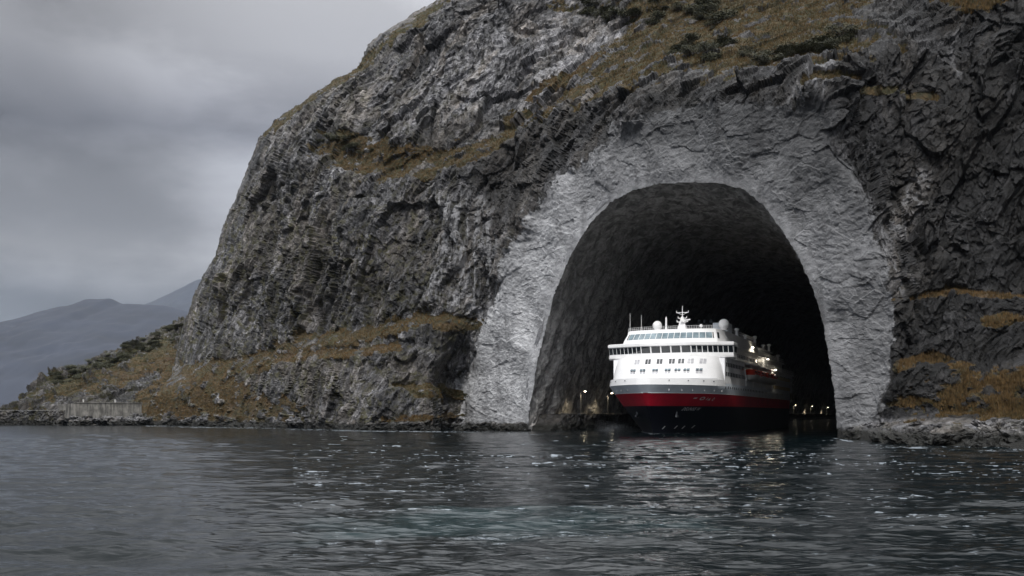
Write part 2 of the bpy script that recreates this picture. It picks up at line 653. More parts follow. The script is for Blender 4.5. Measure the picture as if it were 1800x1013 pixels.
def rock_disp(p, amp=1.0):
    th = R(-30)
    c, s = math.cos(th), math.sin(th)
    q = np.stack([p[:, 0] * c + p[:, 2] * s, p[:, 1], -p[:, 0] * s + p[:, 2] * c], -1)
    warp = np.stack([perlin(q / 9.0 + 5), perlin(q / 9.0 + 31), perlin(q / 9.0 + 77)], -1)
    qw = q + 2.2 * warp
    d = 2.2 * facets(qw / np.array([10.0, 10.0, 20.0]), .9)
    d += 3.2 * facets((q + .6 * (qw - q)) / np.array([17.0, 17.0, 38.0]) + 71, 1.0)
    d += 1.15 * facets(qw / np.array([4.4, 4.4, 9.0]) + 9, 1.0)
    d += .65 * facets(qw / np.array([1.9, 1.9, 3.2]) + 23, 1.0)
    d += .42 * facets(qw / np.array([.95, .95, 1.4]) + 41, 1.0)
    rib = 1 - 2 * np.abs(perlin(qw / np.array([15.0, 15.0, 48.0]) + 3))
    d += 1.5 * rib + 2.0 * perlin(p / 24.0) + .35 * fbm(p / 2.6, 3, .5, True)
    crev = 1 - 2 * np.abs(perlin(qw / np.array([8.0, 8.0, 26.0]) + 61))
    d -= .5 * sstep(.86, .98, crev)
    return d * amp


def blur(a, r, times=2):
    for _ in range(times):
        for ax in (0, 1):
            pad = [(0, 0)] * a.ndim
            pad[ax] = (r + 1, r)
            c = np.cumsum(np.pad(a, pad, 'edge'), axis=ax)
            n = a.shape[ax]
            hi = np.take(c, np.arange(2 * r + 1, 2 * r + 1 + n), axis=ax)
            lo = np.take(c, np.arange(0, n), axis=ax)
            a = (hi - lo) / (2 * r + 1)
    return a


def normals(P):
    du = np.gradient(P, axis=1)
    dv = np.gradient(P, axis=0)
    n = np.cross(du, dv)
    n /= np.linalg.norm(n, axis=-1, keepdims=True) + 1e-9
    return n


GRASS = [  # patches of grass: (polygon, softness px, green share)
    ([(545, 262), (600, 233), (680, 250), (760, 266), (830, 262), (800, 290), (740, 302), (660, 318), (590, 296)], 16, .25),
    ([(900, 205), (960, 180), (1050, 118), (1112, 40), (1090, 5), (980, 8), (900, -8), (860, -60), (1560, -60), (1500, 40),
      (1580, 88), (1490, 112), (1360, 132), (1200, 128), (1080, 158), (980, 200), (900, 225)], 18, .45),
    ([(270, 672), (330, 650), (400, 648), (450, 690), (530, 722), (500, 742), (380, 740), (250, 738), (215, 712)], 20, .1),
    ([(700, 682), (760, 670), (828, 686), (822, 700), (740, 704)], 10, .5),
    ([(1680, 668), (1760, 655), (1800, 650), (1960, 642), (1960, 738), (1700, 740), (1560, 733), (1572, 700), (1625, 684)], 18, .15),
    ([(1690, 560), (1800, 552), (1960, 548), (1960, 575), (1760, 580)], 10, .1),
    ([(1500, -60), (1960, -60), (1960, 8), (1700, 22)], 16, .3),
]
GLINES = [
    ([(330, 650), (440, 640), (540, 600), (640, 588), (760, 564), (845, 570)], 15, .25),
    ([(440, 655), (520, 626), (600, 619), (700, 612)], 9, .0),
    ([(680, 738), (760, 733), (815, 728)], 7, .0),
    ([(740, 305), (860, 262), (960, 203), (1060, 138)], 13, .4),
    ([(1555, 528), (1680, 523), (1960, 516)], 5, .0),
    ([(1556, 650), (1600, 640), (1650, 634), (1700, 648)], 10, .1),
    ([(650, 110), (560, 165), (470, 235)], 9, .5),
    ([(800, -5), (700, 60), (640, 110)], 8, .6),
    ([(930, 175), (1010, 128), (1060, 100)], 9, .1),
    ([(1420, 150), (1560, 160), (1640, 175)], 8, .4),
]


def masks(px, py, p, n):
    nz = fbm(p / 5.0 + 3, 4, .55)
    g = np.zeros(px.shape)
    gr = np.zeros(px.shape)
    for poly, sf, gs in GRASS:
        w = sstep(-sf, sf, sdist(px, py, poly) + nz * sf * 1.2)
        gr = np.where(w > g, gs, gr)
        g = np.maximum(g, w)
    for pts, hw, gs in GLINES:
        w = sstep(hw * 1.3, hw * .5, seg_dist(px, py, pts) + nz * hw * .8)
        gr = np.where(w > g, gs, gr)
        g = np.maximum(g, w)
    return g, gr


def build_cliff():
    nr, nc = 560, 1010
    pys = np.concatenate([np.linspace(-100, 700, 455), np.linspace(701, 835, nr - 455)])
    u = np.linspace(0, 1, nc)
    PY = np.repeat(pys[:, None], nc, 1)
    sil = np.interp(pys, [a for a, _ in SIL], [b for _, b in SIL])
    PX = sil[:, None] + (1960 - sil)[:, None] * u[None, :]
    Y = depth(PX.ravel(), PY.ravel()).reshape(nr, nc)
    P = at(PX, PY, Y)
    n = normals(P)
    flip = (n * (P - np.array([0, 0, H]))).sum(-1, keepdims=True) > 0
    n = np.where(flip, -n, n)
    n = blur(n, 9)
    vd = np.array([0, 0, H]) - P
    n = n + .35 * vd / np.linalg.norm(vd, axis=-1, keepdims=True)
    n /= np.linalg.norm(n, axis=-1, keepdims=True) + 1e-9
    p = P.reshape(-1, 3)
    px, py = PX.ravel(), PY.ravel()
    conc = sstep(-24, 24, sdist(px, py, BAND) + 30 * fbm(p / 7.0, 5, .6) * np.interp(py, [150, 260, 600], [1, .6, .4]))
    arch = sdist(px, py, ARCH)
    g, gr = masks(px, py, p, n)
    g *= (1 - conc)
    gn = fbm(p / np.array([5.5, 5.5, 3.0]) + 13, 5, .62)
    g = sstep(.22, .72, g * .88 + 2.0 * gn - .10) * (g > .04)
    # more grass where the face lies back, less where it is steep
    d = rock_disp(p)
    calm = np.interp(py, [520, 640, 735], [1, .7, .8])
    low = 1 - .5 * g
    calm = np.where(px > 1480, calm * np.interp(py, [715, 745], [1, .38]), calm)
    # sprayed concrete follows the blasted rock softly
    cw = np.stack([p[:, 0], p[:, 1], p[:, 2] * 1.7], -1)
    dc = .26 * fbm(cw / 2.4, 5, .62, True) + 1.5 * perlin(p / 9.0) + .28 * facets(cw / 5.5) + .12 * facets(cw / 1.2)
    lipk = sstep(2, -26, arch)
    sil_d = px - np.interp(py, [a for a, _ in SIL], [b for _, b in SIL])
    d = d * (.45 + .55 * sstep(0, 70, sil_d))
    d = d * (1 - .55 * sstep(.35, .85, n.reshape(-1, 3)[:, 2]))
    disp = (1 - conc) * d * low * calm + conc * dc * (.30 + .70 * lipk)
    disp = disp.reshape(nr, nc)
    disp = .8 * disp + .2 * blur(disp, 1, 1)
    P2 = P + n * disp[..., None]
    # wrap the left edge round to the back of the headland and the top over the hill
    K = 34
    ks = np.arange(1, K + 1)[::-1] * 2.2
    e = P2[:, :1, :]
    back = np.repeat(e, K, 1)
    sl = (e[..., 0] / e[..., 1])
    jit = perlin(np.stack([back[..., 2].ravel() / 5, np.tile(ks, nr) / 5, back[..., 0].ravel() / 5], -1)).reshape(nr, K)
    back[..., 0] += (sl + .30) * ks[None, :] + jit * .8
    back[..., 1] += ks[None, :]
    back[..., 2] -= .02 * ks[None, :]
    V = np.concatenate([back, P2], 1)
    ncc = nc + K
    T = 22
    ts = np.arange(1, T + 1)[::-1] * 5.0
    top = np.repeat(V[:1], T, 0)
    top[..., 1] += ts[:, None]
    top[..., 2] += .25 * ts[:, None]
    V = np.concatenate([top, V], 0)
    nrr = nr + T

    def ext(a, fill=None):
        a = a.reshape(nr, nc)
        a = np.concatenate([np.repeat(a[:, :1], K, 1), a], 1)
        return np.concatenate([np.repeat(a[:1], T, 0), a], 0)
    fq = grid_faces(nrr, ncc)
    cen = ext(arch)
    keep = (cen + ext(2.2 * fbm(p / 1.5, 3) + 1.0)).ravel()[fq].min(1) < 2.5
    bottom = V.reshape(-1, 3)[fq][:, :, 2].max(1) > -4
    me = np_mesh('cliff', V.reshape(-1, 3), fq[keep & bottom])
    # tone of the rock and concrete by region
    nz = fbm(p / 14.0 + 8, 4)
    right = sstep(1480, 1640, px + 40 * nz)
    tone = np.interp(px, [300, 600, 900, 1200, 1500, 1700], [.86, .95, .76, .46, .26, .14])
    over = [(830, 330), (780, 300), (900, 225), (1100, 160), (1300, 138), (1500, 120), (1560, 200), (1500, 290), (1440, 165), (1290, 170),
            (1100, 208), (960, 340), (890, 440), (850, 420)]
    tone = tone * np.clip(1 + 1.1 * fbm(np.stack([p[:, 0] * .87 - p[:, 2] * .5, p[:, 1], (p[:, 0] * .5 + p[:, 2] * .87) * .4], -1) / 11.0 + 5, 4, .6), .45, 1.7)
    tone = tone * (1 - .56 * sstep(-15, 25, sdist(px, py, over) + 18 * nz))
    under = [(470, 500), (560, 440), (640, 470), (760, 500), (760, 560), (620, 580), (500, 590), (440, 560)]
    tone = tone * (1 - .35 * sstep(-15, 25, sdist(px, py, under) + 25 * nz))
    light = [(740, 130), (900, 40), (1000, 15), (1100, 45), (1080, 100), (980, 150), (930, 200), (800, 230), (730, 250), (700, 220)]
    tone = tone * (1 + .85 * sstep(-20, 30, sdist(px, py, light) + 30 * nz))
    slab = [(770, 345), (850, 330), (905, 420), (860, 560), (760, 560)]
    pale = sstep(-10, 20, sdist(px, py, slab) + 15 * nz)
    pale = np.maximum(pale, .3 * sstep(-15, 25, sdist(px, py, light) + 30 * nz))
    vein = seg_dist(px, py, [(1400, 200), (1440, 130), (1420, 250), (1450, 290), (1500, 330), (1540, 420), (1570, 500)])
    vein = np.minimum(vein, seg_dist(px, py, [(1690, 20), (1670, 90), (1680, 140)]) + 16)
    vein = np.minimum(vein, seg_dist(px, py, [(1620, 320), (1590, 400)]))
    pale = np.maximum(pale, .9 * sstep(34, 8, vein + 25 * nz))
    vw = np.maximum(.9 * sstep(34, 8, vein + 25 * nz), sstep(-10, 20, sdist(px, py, slab) + 15 * nz))
    tone = np.maximum(tone, .72 * vw)
    shore = sstep(1490, 1540, px) * sstep(735, 745, py)
    tone = tone * (1 - shore) + 1.15 * shore
    pale = np.maximum(pale, .25 * shore)
    moss = np.interp(px, [300, 700, 900, 1500], [1, .9, .3, .15]) * np.interp(py, [0, 300, 420], [.3, .5, 1])
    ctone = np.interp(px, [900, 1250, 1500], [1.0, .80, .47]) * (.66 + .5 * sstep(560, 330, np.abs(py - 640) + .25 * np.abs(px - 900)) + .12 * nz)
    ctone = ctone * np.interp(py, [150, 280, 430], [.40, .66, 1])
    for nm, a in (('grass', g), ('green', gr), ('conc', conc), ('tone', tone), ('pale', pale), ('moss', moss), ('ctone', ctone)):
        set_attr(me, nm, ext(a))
    o = link_mesh('cliff', me, None, [M['rock']])
    tag(o, 'steep dark headland cliff with brown grass ledges round the tunnel mouth', 'cliff', kind='structure')
    return P2, n, g.reshape(nr, nc), gr.reshape(nr, nc), PX, PY


CL = build_cliff()

# ------------------------------------------------------------------ the low point on the left
RIDGE = [(-60, 735), (-20, 731), (15, 720), (32, 698), (75, 673), (112, 657), (165, 632), (215, 612), (245, 595), (300, 574), (330, 566),
         (420, 550)]


def build_headland():
    nr, nc = 190, 330
    px = np.linspace(-60, 420, nc)
    rid = interp_line(RIDGE, px)
    v = np.linspace(0, 1, nr)
    PX = np.repeat(px[None], nr, 0)
    PY = rid[None] + (760 - rid)[None] * v[:, None]
    sh = np.interp(px, [-60, 0, 130, 260, 420], [420, 400, 385, 366, 345])
    span = (745 - rid)
    Y = sh[None] + np.clip(745 - PY, 0, 999) * .62 + 8 * np.exp(-(v[:, None] * 6)) * np.ones_like(PX)
    P = at(PX, PY, Y)
    n = normals(P)
    flip = (n * (P - np.array([0, 0, H]))).sum(-1, keepdims=True) > 0
    n = np.where(flip, -n, n)
    p = P.reshape(-1, 3)
    nz = fbm(p / 7.0 + 3, 4, .55).reshape(nr, nc)
    slope = [(20, 725), (40, 700), (110, 662), (220, 615), (330, 575), (420, 550), (420, 740), (265, 738), (200, 700), (150, 690)]
    g = sstep(-14, 16, sdist(PX.ravel(), PY.ravel(), slope).reshape(nr, nc) + nz * 26)
    gn = fbm(p / np.array([5.5, 5.5, 3.0]) + 13, 5, .62).reshape(nr, nc)
    g = sstep(.22, .72, g * .88 + 2.0 * gn - .10) * (g > .04)
    up = sstep(60, 10, PY - rid[None])
    gr = .1 + .75 * up
    rocks = seg_dist(PX.ravel(), PY.ravel(), [(270, 655), (225, 690), (170, 702)]).reshape(nr, nc)
    g = g * sstep(4, 18, rocks + nz * 12)
    d = rock_disp(p, .9).reshape(nr, nc) * (1 - .7 * g)
    P2 = P + n * d[..., None]
    K = 14
    ks = np.arange(1, K + 1)[::-1] * 5.0
    back = np.repeat(P2[:1], K, 0)
    back[..., 1] += ks[:, None]
    back[..., 2] -= .45 * ks[:, None]
    V = np.concatenate([back, P2], 0)
    fq = grid_faces(nr + K, nc)
    me = np_mesh('headland', V.reshape(-1, 3), fq)

    def ext(a):
        return np.concatenate([np.repeat(a[:1], K, 0), a], 0)
    one = np.ones((nr, nc))
    for nm, a in (('grass', g), ('green', gr), ('conc', one * 0), ('tone', one * .62), ('pale', one * .0), ('moss', one), ('ctone', one)):
        set_attr(me, nm, ext(a))
    o = link_mesh('headland', me, None, [M['rock']])
    tag(o, 'low grassy point of rock sloping down to the water left of the cliff', 'headland', kind='structure')
    return P2, n, g, gr, PX, PY


HL = build_headland()

# ------------------------------------------------------------------ tunnel


def build_tunnel():
    lip = np.array(ARCH, float)
    # resample the arch evenly
    seg = np.r_[0, np.cumsum(np.hypot(*np.diff(lip, axis=0).T))]
    t = np.linspace(0, seg[-1], 330)
    ax = np.interp(t, seg, lip[:, 0])
    ay = np.interp(t, seg, lip[:, 1])
    ker = np.ones(9) / 9
    axs = np.convolve(np.pad(ax, 4, 'edge'), ker, 'valid')
    ays = np.convolve(np.pad(ay, 4, 'edge'), ker, 'valid')
    W3 = at(axs, ays, plane_Y(axs))
    rel = W3[:, :2] - np.array([B0.x, B0.y])
    b = rel @ PT
    a0 = rel @ AX
    z = W3[:, 2]
    z = np.where(z < -3, -3, z)
    # outward normal in the section
    tb, tz = np.gradient(b), np.gradient(z)
    ln = np.hypot(tb, tz) + 1e-6
    nb, nzv = -tz / ln, tb / ln
    if nb[60] > 0:
        nb, nzv = -nb, -nzv
    s = np.concatenate([np.array([0, .35, .8, 1.4]), 1.4 + np.cumsum(np.concatenate([np.full(140, .75), np.linspace(.8, 12, 110)]))])
    rows = []
    lipa = []
    for i, si in enumerate(s):
        a = a0 + si
        far = sstep(0, 160, si)
        a = a * (1 - far * .0)
        off = 0
        if i == 0:
            o_out, da = 1.6, 1.2
        elif i == 1:
            o_out, da = .5, .5
        elif i == 2:
            o_out, da = .1, .45
        elif i == 3:
            o_out, da = 0.0, .3
        else:
            o_out, da = 0.0, 0.0
        rows.append(np.stack([b + nb * o_out, a0 + si * (0 if i < 3 else 1) + da, z + nzv * o_out], -1))
        lipa.append(np.full(len(b), 1 - sstep(0.3, 1.6, si)))
    V = np.array(rows)
    nr, nc = V.shape[:2]
    p = V.reshape(-1, 3)
    q = np.stack([p[:, 0], p[:, 1], p[:, 2] * .55], -1)
    d = 1.2 * perlin(q / 6.0) + .6 * fbm(q / 2.4, 4, .55, True) + .4 * facets(q / 3.2) + .25 * facets(q / 1.3)
    d = d * np.repeat(np.clip(.35 + s / 6.0, 0, 1), nc)
    nn = np.stack([np.tile(nb, nr), np.zeros(nr * nc), np.tile(nzv, nr)], -1)
    V = (p + nn * d[:, None])
    fq = grid_faces(nr, nc)
    # end wall far inside
    last = np.arange((nr - 1) * nc, nr * nc)
    c = len(V)
    V = np.concatenate([V, [[0, V[last, 1].mean(), -3.2]]], 0)
    me = np_mesh('tunnel', V, fq, False)
    bm = bmesh.new()
    bm.from_mesh(me)
    bm.verts.ensure_lookup_table()
    for i in range(nc - 1):
        bm.faces.new((bm.verts[last[i]], bm.verts[last[i + 1]], bm.verts[c]))
    bm.to_mesh(me)
    bm.free()
    set_attr(me, 'lip', np.r_[np.concatenate(lipa), 0])
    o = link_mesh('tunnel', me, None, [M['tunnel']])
    o.location = B0
    o.rotation_euler = (0, 0, TH)
    tag(o, 'tall dark arched ship tunnel lined with rough sprayed concrete', 'tunnel', kind='structure')


build_tunnel()


# ------------------------------------------------------------------ mesh builder for built things
class MB:
    def __init__(s):
        s.v, s.f, s.m = [], [], []

    def add(s, vs, fs, mi=0):
        o = len(s.v)
        s.v += [tuple(v) for v in vs]
        s.f += [tuple(i + o for i in f) for f in fs]
        s.m += [mi] * len(fs)

    def box(s, c, d, mi=0, mat=None):
        x, y, z = (q / 2 for q in d)
        vs = [Vector((sx * x, sy * y, sz * z)) for sz in (-1, 1) for sy in (-1, 1) for sx in (-1, 1)]
        if mat:
            vs = [mat @ v for v in vs]
        vs = [v + Vector(c) for v in vs]
        s.add(vs, [(0, 2, 3, 1), (4, 5, 7, 6), (0, 1, 5, 4), (2, 6, 7, 3), (0, 4, 6, 2), (1, 3, 7, 5)], mi)

    def tube(s, a, b, r0, r1=None, n=8, mi=0):
        r1 = r0 if r1 is None else r1
        a, b = Vector(a), Vector(b)
        d = (b - a).normalized()
        u = d.orthogonal().normalized()
        w = d.cross(u)
        vs = []
        for p, r in ((a, r0), (b, r1)):
            for i in range(n):
                t = 2 * math.pi * i / n
                vs.append(p + (u * math.cos(t) + w * math.sin(t)) * r)
        fs = [(i, (i + 1) % n, n + (i + 1) % n, n + i) for i in range(n)]
        fs += [tuple(range(n - 1, -1, -1)), tuple(range(n, 2 * n))]
        s.add(vs, fs, mi)

    def lathe(s, prof, c, n=20, mi=0):
        vs, fs = [], []
        for r, z in prof:
            for i in range(n):
                t = 2 * math.pi * i / n
                vs.append((c[0] + r * math.cos(t), c[1] + r * math.sin(t), c[2] + z))
        for k in range(len(prof) - 1):
            for i in range(n):
                fs.append((k * n + i, k * n + (i + 1) % n, (k + 1) * n + (i + 1) % n, (k + 1) * n + i))
        fs.append(tuple(range(n - 1, -1, -1)))
        fs.append(tuple((len(prof) - 1) * n + i for i in range(n)))
        s.add(vs, fs, mi)

    def loft(s, rings, mi=0, cap0=True, cap1=True, mats=None):
        """closed outlines with the same number of points"""
        n = len(rings[0])
        vs = [v for r in rings for v in r]
        o = len(s.v)
        s.v += [tuple(v) for v in vs]
        for k in range(len(rings) - 1):
            for i in range(n):
                s.f.append((o + k * n + i, o + k * n + (i + 1) % n, o + (k + 1) * n + (i + 1) % n, o + (k + 1) * n + i))
                s.m.append(mats[k] if mats else mi)
        if cap0:
            s.f.append(tuple(o + i for i in range(n - 1, -1, -1)))
            s.m.append(mi)
        if cap1:
            s.f.append(tuple(o + (len(rings) - 1) * n + i for i in range(n)))
            s.m.append(mats[-1] if mats else mi)

    def mesh(s, name, mats, smooth=None):
        me = bpy.data.meshes.new(name)
        me.from_pydata(s.v, [], s.f)
        for m in mats:
            me.materials.append(m)
        me.polygons.foreach_set('material_index', s.m)
        bm = bmesh.new()
        bm.from_mesh(me)
        bmesh.ops.recalc_face_normals(bm, faces=bm.faces)
        if smooth:
            for f in bm.faces:
                f.smooth = True
            for e in bm.edges:
                if len(e.link_faces) == 2 and e.calc_face_angle(0) > R(smooth):
                    e.smooth = False
        bm.to_mesh(me)
        bm.free()
        me.update()
        return me

    def build(s, name, mats, parent=None, smooth=None):
        if not isinstance(mats, (list, tuple)):
            mats = [mats]
        o = bpy.data.objects.new(name, s.mesh(name, mats, smooth))
        C.objects.link(o)
        if parent:
            o.parent = parent
        return o


# ------------------------------------------------------------------ the ship (local x = port, y = aft, z = up)
SHIPLEN = 127.0


def stem(z):
    return -7.2 * np.clip(z / 10.4, -.3, 1.2) ** 1 if z > 0 else 1.2 * 0


def hb(a, z):
    """half breadth of the hull"""
    zz = min(max(z, -2.0), 9.75)
    k = min(max(zz / 9.75, 0), 1.0)
    st = -7.2 * k ** 1.15
    ent = 44 - 21.5 * k ** .8
    t = min(max((a - st) / ent, 0), 1)
    ex = 1.10 - .42 * k
    full = (11.7 + .55 * min(k, 1)) * (1 - (1 - t) ** (1.75 + .35 * k)) ** ex
    if z > 9.75:
        full -= .16 * (z - 9.75)
    if a > 105:
        full *= 1 - .12 * ((a - 105) / 22) ** 2
    return full


def hull_pt(t, z, side):
    k = min(max(z / 9.75, 0), 1.0)
    st = -7.0 * k ** 1.15 + .1 * max(z - 9.75, 0)
    a = st + (SHIPLEN - st) * t
    return (side * hb(a, z), a, z)


SHIP = empty('cruise_ship', B0, TH)
tag(SHIP, 'white cruise ship with red and black hull coming out of the tunnel', 'ship')


def build_ship():
    root = SHIP
    # ---- hull: one loft with painted bands
    zs = [-2.5, -.2, .25, 1, 2, 3, 4, 5, 5.62, 6.4, 7.3, 8.15, 9, 9.75, 9.82, 11.05]
    band = [4, 0, 0, 0, 0, 0, 0, 0, 1, 1, 1, 2, 2, 3, 3]
    ts = np.r_[0, np.cumsum(np.r_[np.linspace(.0015, .012, 30), np.full(66, .012)])]
    ts = ts / ts[-1]
    mb = MB()
    idx = {}
    for iz, z in enumerate(zs):
        for it, t in enumerate(ts):
            for sd in (1, -1):
                if it == 0 and sd == -1:
                    idx[(iz, it, sd)] = idx[(iz, it, 1)]
                    continue
                idx[(iz, it, sd)] = len(mb.v)
                mb.v.append(hull_pt(t, z, sd))
    for iz in range(len(zs) - 1):
        for it in range(len(ts) - 1):
            for sd in (1, -1):
                a, b_, c, d = idx[(iz, it, sd)], idx[(iz, it + 1, sd)], idx[(iz + 1, it + 1, sd)], idx[(iz + 1, it, sd)]
                f = [a, b_, c, d] if sd == 1 else [d, c, b_, a]
                f2 = []
                for q in f:
                    if q not in f2:
                        f2.append(q)
                mi = band[iz]
                if iz >= 13 and ts[it] > .145:
                    mi = 2
                mb.f.append(tuple(f2))
                mb.m.append(mi)
    n = len(ts) - 1
    for iz in range(len(zs) - 1):           # transom
        mb.f.append((idx[(iz, n, 1)], idx[(iz, n, -1)], idx[(iz + 1, n, -1)], idx[(iz + 1, n, 1)]))
        mb.m.append(band[iz])
    mb.build('hull', [M['black'], M['red'], M['shipgrey'], M['white'], M['boot']], root, smooth=40)
    # foredeck
    dk = MB()
    ring = [hull_pt(t, 10.4, 1) for t in ts] + [hull_pt(t, 10.4, -1) for t in ts[::-1][:-1]]
    dk.add([(x * .995, y + .05, 10.4) for x, y, z in ring], [tuple(range(len(ring)))])
    dk.build('main_deck', M['darkdeck'], root)
    # rub rail between grey and red
    for sd in (1, -1):
        rr = MB()
        pts = [hull_pt(t, 8.15, sd) for t in ts[:70]]
        for p, q in zip(pts[:-1], pts[1:]):
            rr.tube(p, q, .05, n=5)
        rr.build('rubbing_strake', M['white'], root)
    # ---- white rounded front
    def outline(w, ac, ak, aft, z, ns=40):
        """front curve from starboard to port and back along the sides"""
        pts = []
        for i in range(ns + 1):
            s = -1 + 2 * i / ns
            b = w * math.sin(s * math.pi / 2) ** 1 if False else w * s
            # bowed front with rounded shoulders
            a = ac + (ak - ac) * (abs(s) ** 2.6)
            if abs(s) > .9:
                q = (abs(s) - .9) / .1
                a += 2.2 * (1 - math.sqrt(max(0, 1 - q * q)))
            pts.append((b, a, z))
        pts += [(w, aft, z), (-w, aft, z)]
        return pts
    body = MB()
    prof = [(10.35, 12.15, 4.4, 10.6), (12.0, 12.0, 5.2, 11.0), (14.0, 11.7, 6.2, 11.6), (15.2, 11.4, 6.8, 12.0), (16.0, 11.1, 7.2, 12.4)]
    rings = [outline(w, ac, ak, 36.5, z) for z, w, ac, ak in prof]
    body.loft(rings)
    body.build('front_superstructure', M['white'], root, smooth=35)

    def front_a(b, z):
        P = np.array(prof)
        w, ac, ak = (np.interp(z, P[:, 0], P[:, j]) for j in (1, 2, 3))
        s = b / w
        return ac + (ak - ac) * abs(s) ** 2.6

    # deck line across the front
    ln = MB()
    for z in (11.35,):
        pts = [(b, front_a(b, z) - .04, z) for b in np.linspace(-11, 11, 40)]
        for p, q in zip(pts[:-1], pts[1:]):
            ln.tube(p, q, .06, n=5)
    ln.build('front_moulding', M['sidegrey'], root)
    # cabin windows: two rows of seven pairs
    for row, (z, xs, mt) in enumerate(((14.9, (1118.5, 1138.5, 1158.5, 1179, 1194, 1208.5, 1227), 'glass'),
                                       (12.85, (1113, 1131, 1153, 1174, 1190, 1204, 1223), 'curtain'))):
        for i, x in enumerate(xs):
            b = (x - 1161) / 8.0
            mbw = MB()
            hh = .52
            for s in (-1, 1):
                bc = b + s * .33
                a1, a2 = front_a(bc, z - hh), front_a(bc, z + hh)
                e = .27
                d1 = front_a(bc - e, z), front_a(bc + e, z)
                m_ = (d1[1] - d1[0])
                vs = []
                for (bb, zz) in ((-e, -hh), (e, -hh), (e, hh), (-e, hh)):
                    vs.append((bc + bb, front_a(bc + bb, z + zz) - .035, z + zz))
                vs2 = [(q[0], q[1] + .12, q[2]) for q in vs]
                glass = 0
                if row == 0 and i in (0, 5, 6):
                    glass = 1
                mbw.add(vs + vs2, [(0, 1, 2, 3), (0, 4, 5, 1), (1, 5, 6, 2), (2, 6, 7, 3), (3, 7, 4, 0)], glass)
                if row == 1:   # dark gap above the half-drawn blind
                    vs = [(q[0], q[1] - .01, z + hh * .35 if j < 2 else q[2]) for j, q in enumerate(vs)]
                    mbw.add(vs + [(q[0], q[1] + .03, q[2]) for q in vs], [(0, 1, 2, 3), (0, 4, 5, 1), (1, 5, 6, 2), (2, 6, 7, 3), (3, 7, 4, 0)], 2)
            mbw.build('cabin_window', [M[mt], M['curtain'], M['paleglass']], root)
    # ---- bridge with wings
    bo = [(-13.5, 14.4), (-8.6, 12.2), (-5.4, 10.9), (5.4, 10.9), (8.6, 12.2), (13.5, 14.4)]

    def bridge_ring(z, out, aft=20.5, grow=0.0):
        pts = []
        for b, a in bo:
            pts.append((b + math.copysign(grow, b), a - out, z))
        pts += [(13.5 + grow, 18.2, z), (11.2, 18.2, z), (11.2, aft, z), (-11.2, aft, z), (-11.2, 18.2, z), (-13.5 - grow, 18.2, z)]
        return pts
    br = MB()
    br.loft([bridge_ring(15.75, -.7, grow=-.3), bridge_ring(16.0, 0), bridge_ring(16.85, 0), bridge_ring(18.35, .55), bridge_ring(18.45, .75, grow=.15),
             bridge_ring(18.95, .75, grow=.15), bridge_ring(19.15, .3)])
    br.build('bridge', M['white'], root)
    # bridge windows: panes along each straight of the front, leaning forward
    for (p, q), npn in zip(zip(bo[:-1], bo[1:]), (5, 3, 5, 3, 5)):
        for i in range(npn):
            t0, t1 = (i + .07) / npn, (i + .93) / npn
            vs = []
            for t, z, o in ((t0, 16.92, 0), (t1, 16.92, 0), (t1, 18.28, .53), (t0, 18.28, .53)):
                vs.append((p[0] + (q[0] - p[0]) * t, p[1] + (q[1] - p[1]) * t - o - .05, z))
            vs2 = [(v[0], v[1] + .1, v[2]) for v in vs]
            w = MB()
            w.add(vs + vs2, [(0, 1, 2, 3), (0, 4, 5, 1), (1, 5, 6, 2), (2, 6, 7, 3), (3, 7, 4, 0)])
            w.build('bridge_window', M['glass'], root)
    for sd in (1,):                           # the glazed end of the wing on the side we see
        w = MB()
        w.box((13.56, 16.3, 17.6), (.08, 2.6, 1.2))
        w.build('bridge_window', M['glass'], root)
    # wing rails below the windows
    rl = MB()
    for (p, q) in zip(bo[:-1], bo[1:]):
        for z in (16.25, 16.55):
            rl.tube((p[0], p[1] - .35, z), (q[0], q[1] - .35, z), .035, n=5)
        for t in np.linspace(0, 1, 6):
            x, y = p[0] + (q[0] - p[0]) * t, p[1] + (q[1] - p[1]) * t
            rl.tube((x, y - .35, 15.95), (x, y - .35, 16.6), .03, n=4)
            rl.tube((x, y - .35, 15.97), (x, y + .1, 15.97), .03, n=4)
    rl.build('bridge_rail', M['white'], root)
    # ---- observation deck above the bridge
    ob = MB()
    uo = [(19.1, 11.2, 11.2, 14.2), (19.95, 11.0, 12.0, 14.8), (21.35, 10.5, 13.2, 15.9), (22.05, 10.4, 13.3, 16.1), (22.15, 10.2, 13.8, 16.4)]

    def up_ring(z, w, ac, ak, aft=62):
        return outline(w, ac, ak, aft, z, 24)
    ob.loft([up_ring(*q) for q in uo])
    ob.build('observation_deck', M['white'], root, smooth=35)

    def up_a(b, z):
        P = np.array(uo)
        w, ac, ak = (np.interp(z, P[:, 0], P[:, j]) for j in (1, 2, 3))
        s = abs(b) / w
        a = ac + (ak - ac) * s ** 2.6
        if s > .9:
            qq = min((s - .9) / .1, 1)
            a += 2.2 * (1 - math.sqrt(max(0, 1 - qq * qq)))
        return a
    npn = 16
    for i in range(npn):
        w = MB()
        vs = []
        for t, z in ((i + .05, 20.0), (i + .95, 20.0), (i + .95, 21.3), (i + .05, 21.3)):
            b = (-10.55 + 21.1 * t / npn) * (1 - .035 * (z - 20) / 1.3)
            vs.append((b, up_a(b, z) - .06, z))
        vs2 = [(v[0], v[1] + .14, v[2]) for v in vs]
        w.add(vs + vs2, [(0, 1, 2, 3), (0, 4, 5, 1), (1, 5, 6, 2), (2, 6, 7, 3), (3, 7, 4, 0)])
        dark = i in (0, 9, 14, 15)
        w.build('panorama_window', M['glass'] if i in (0, 15) else M['paleglass'], root)
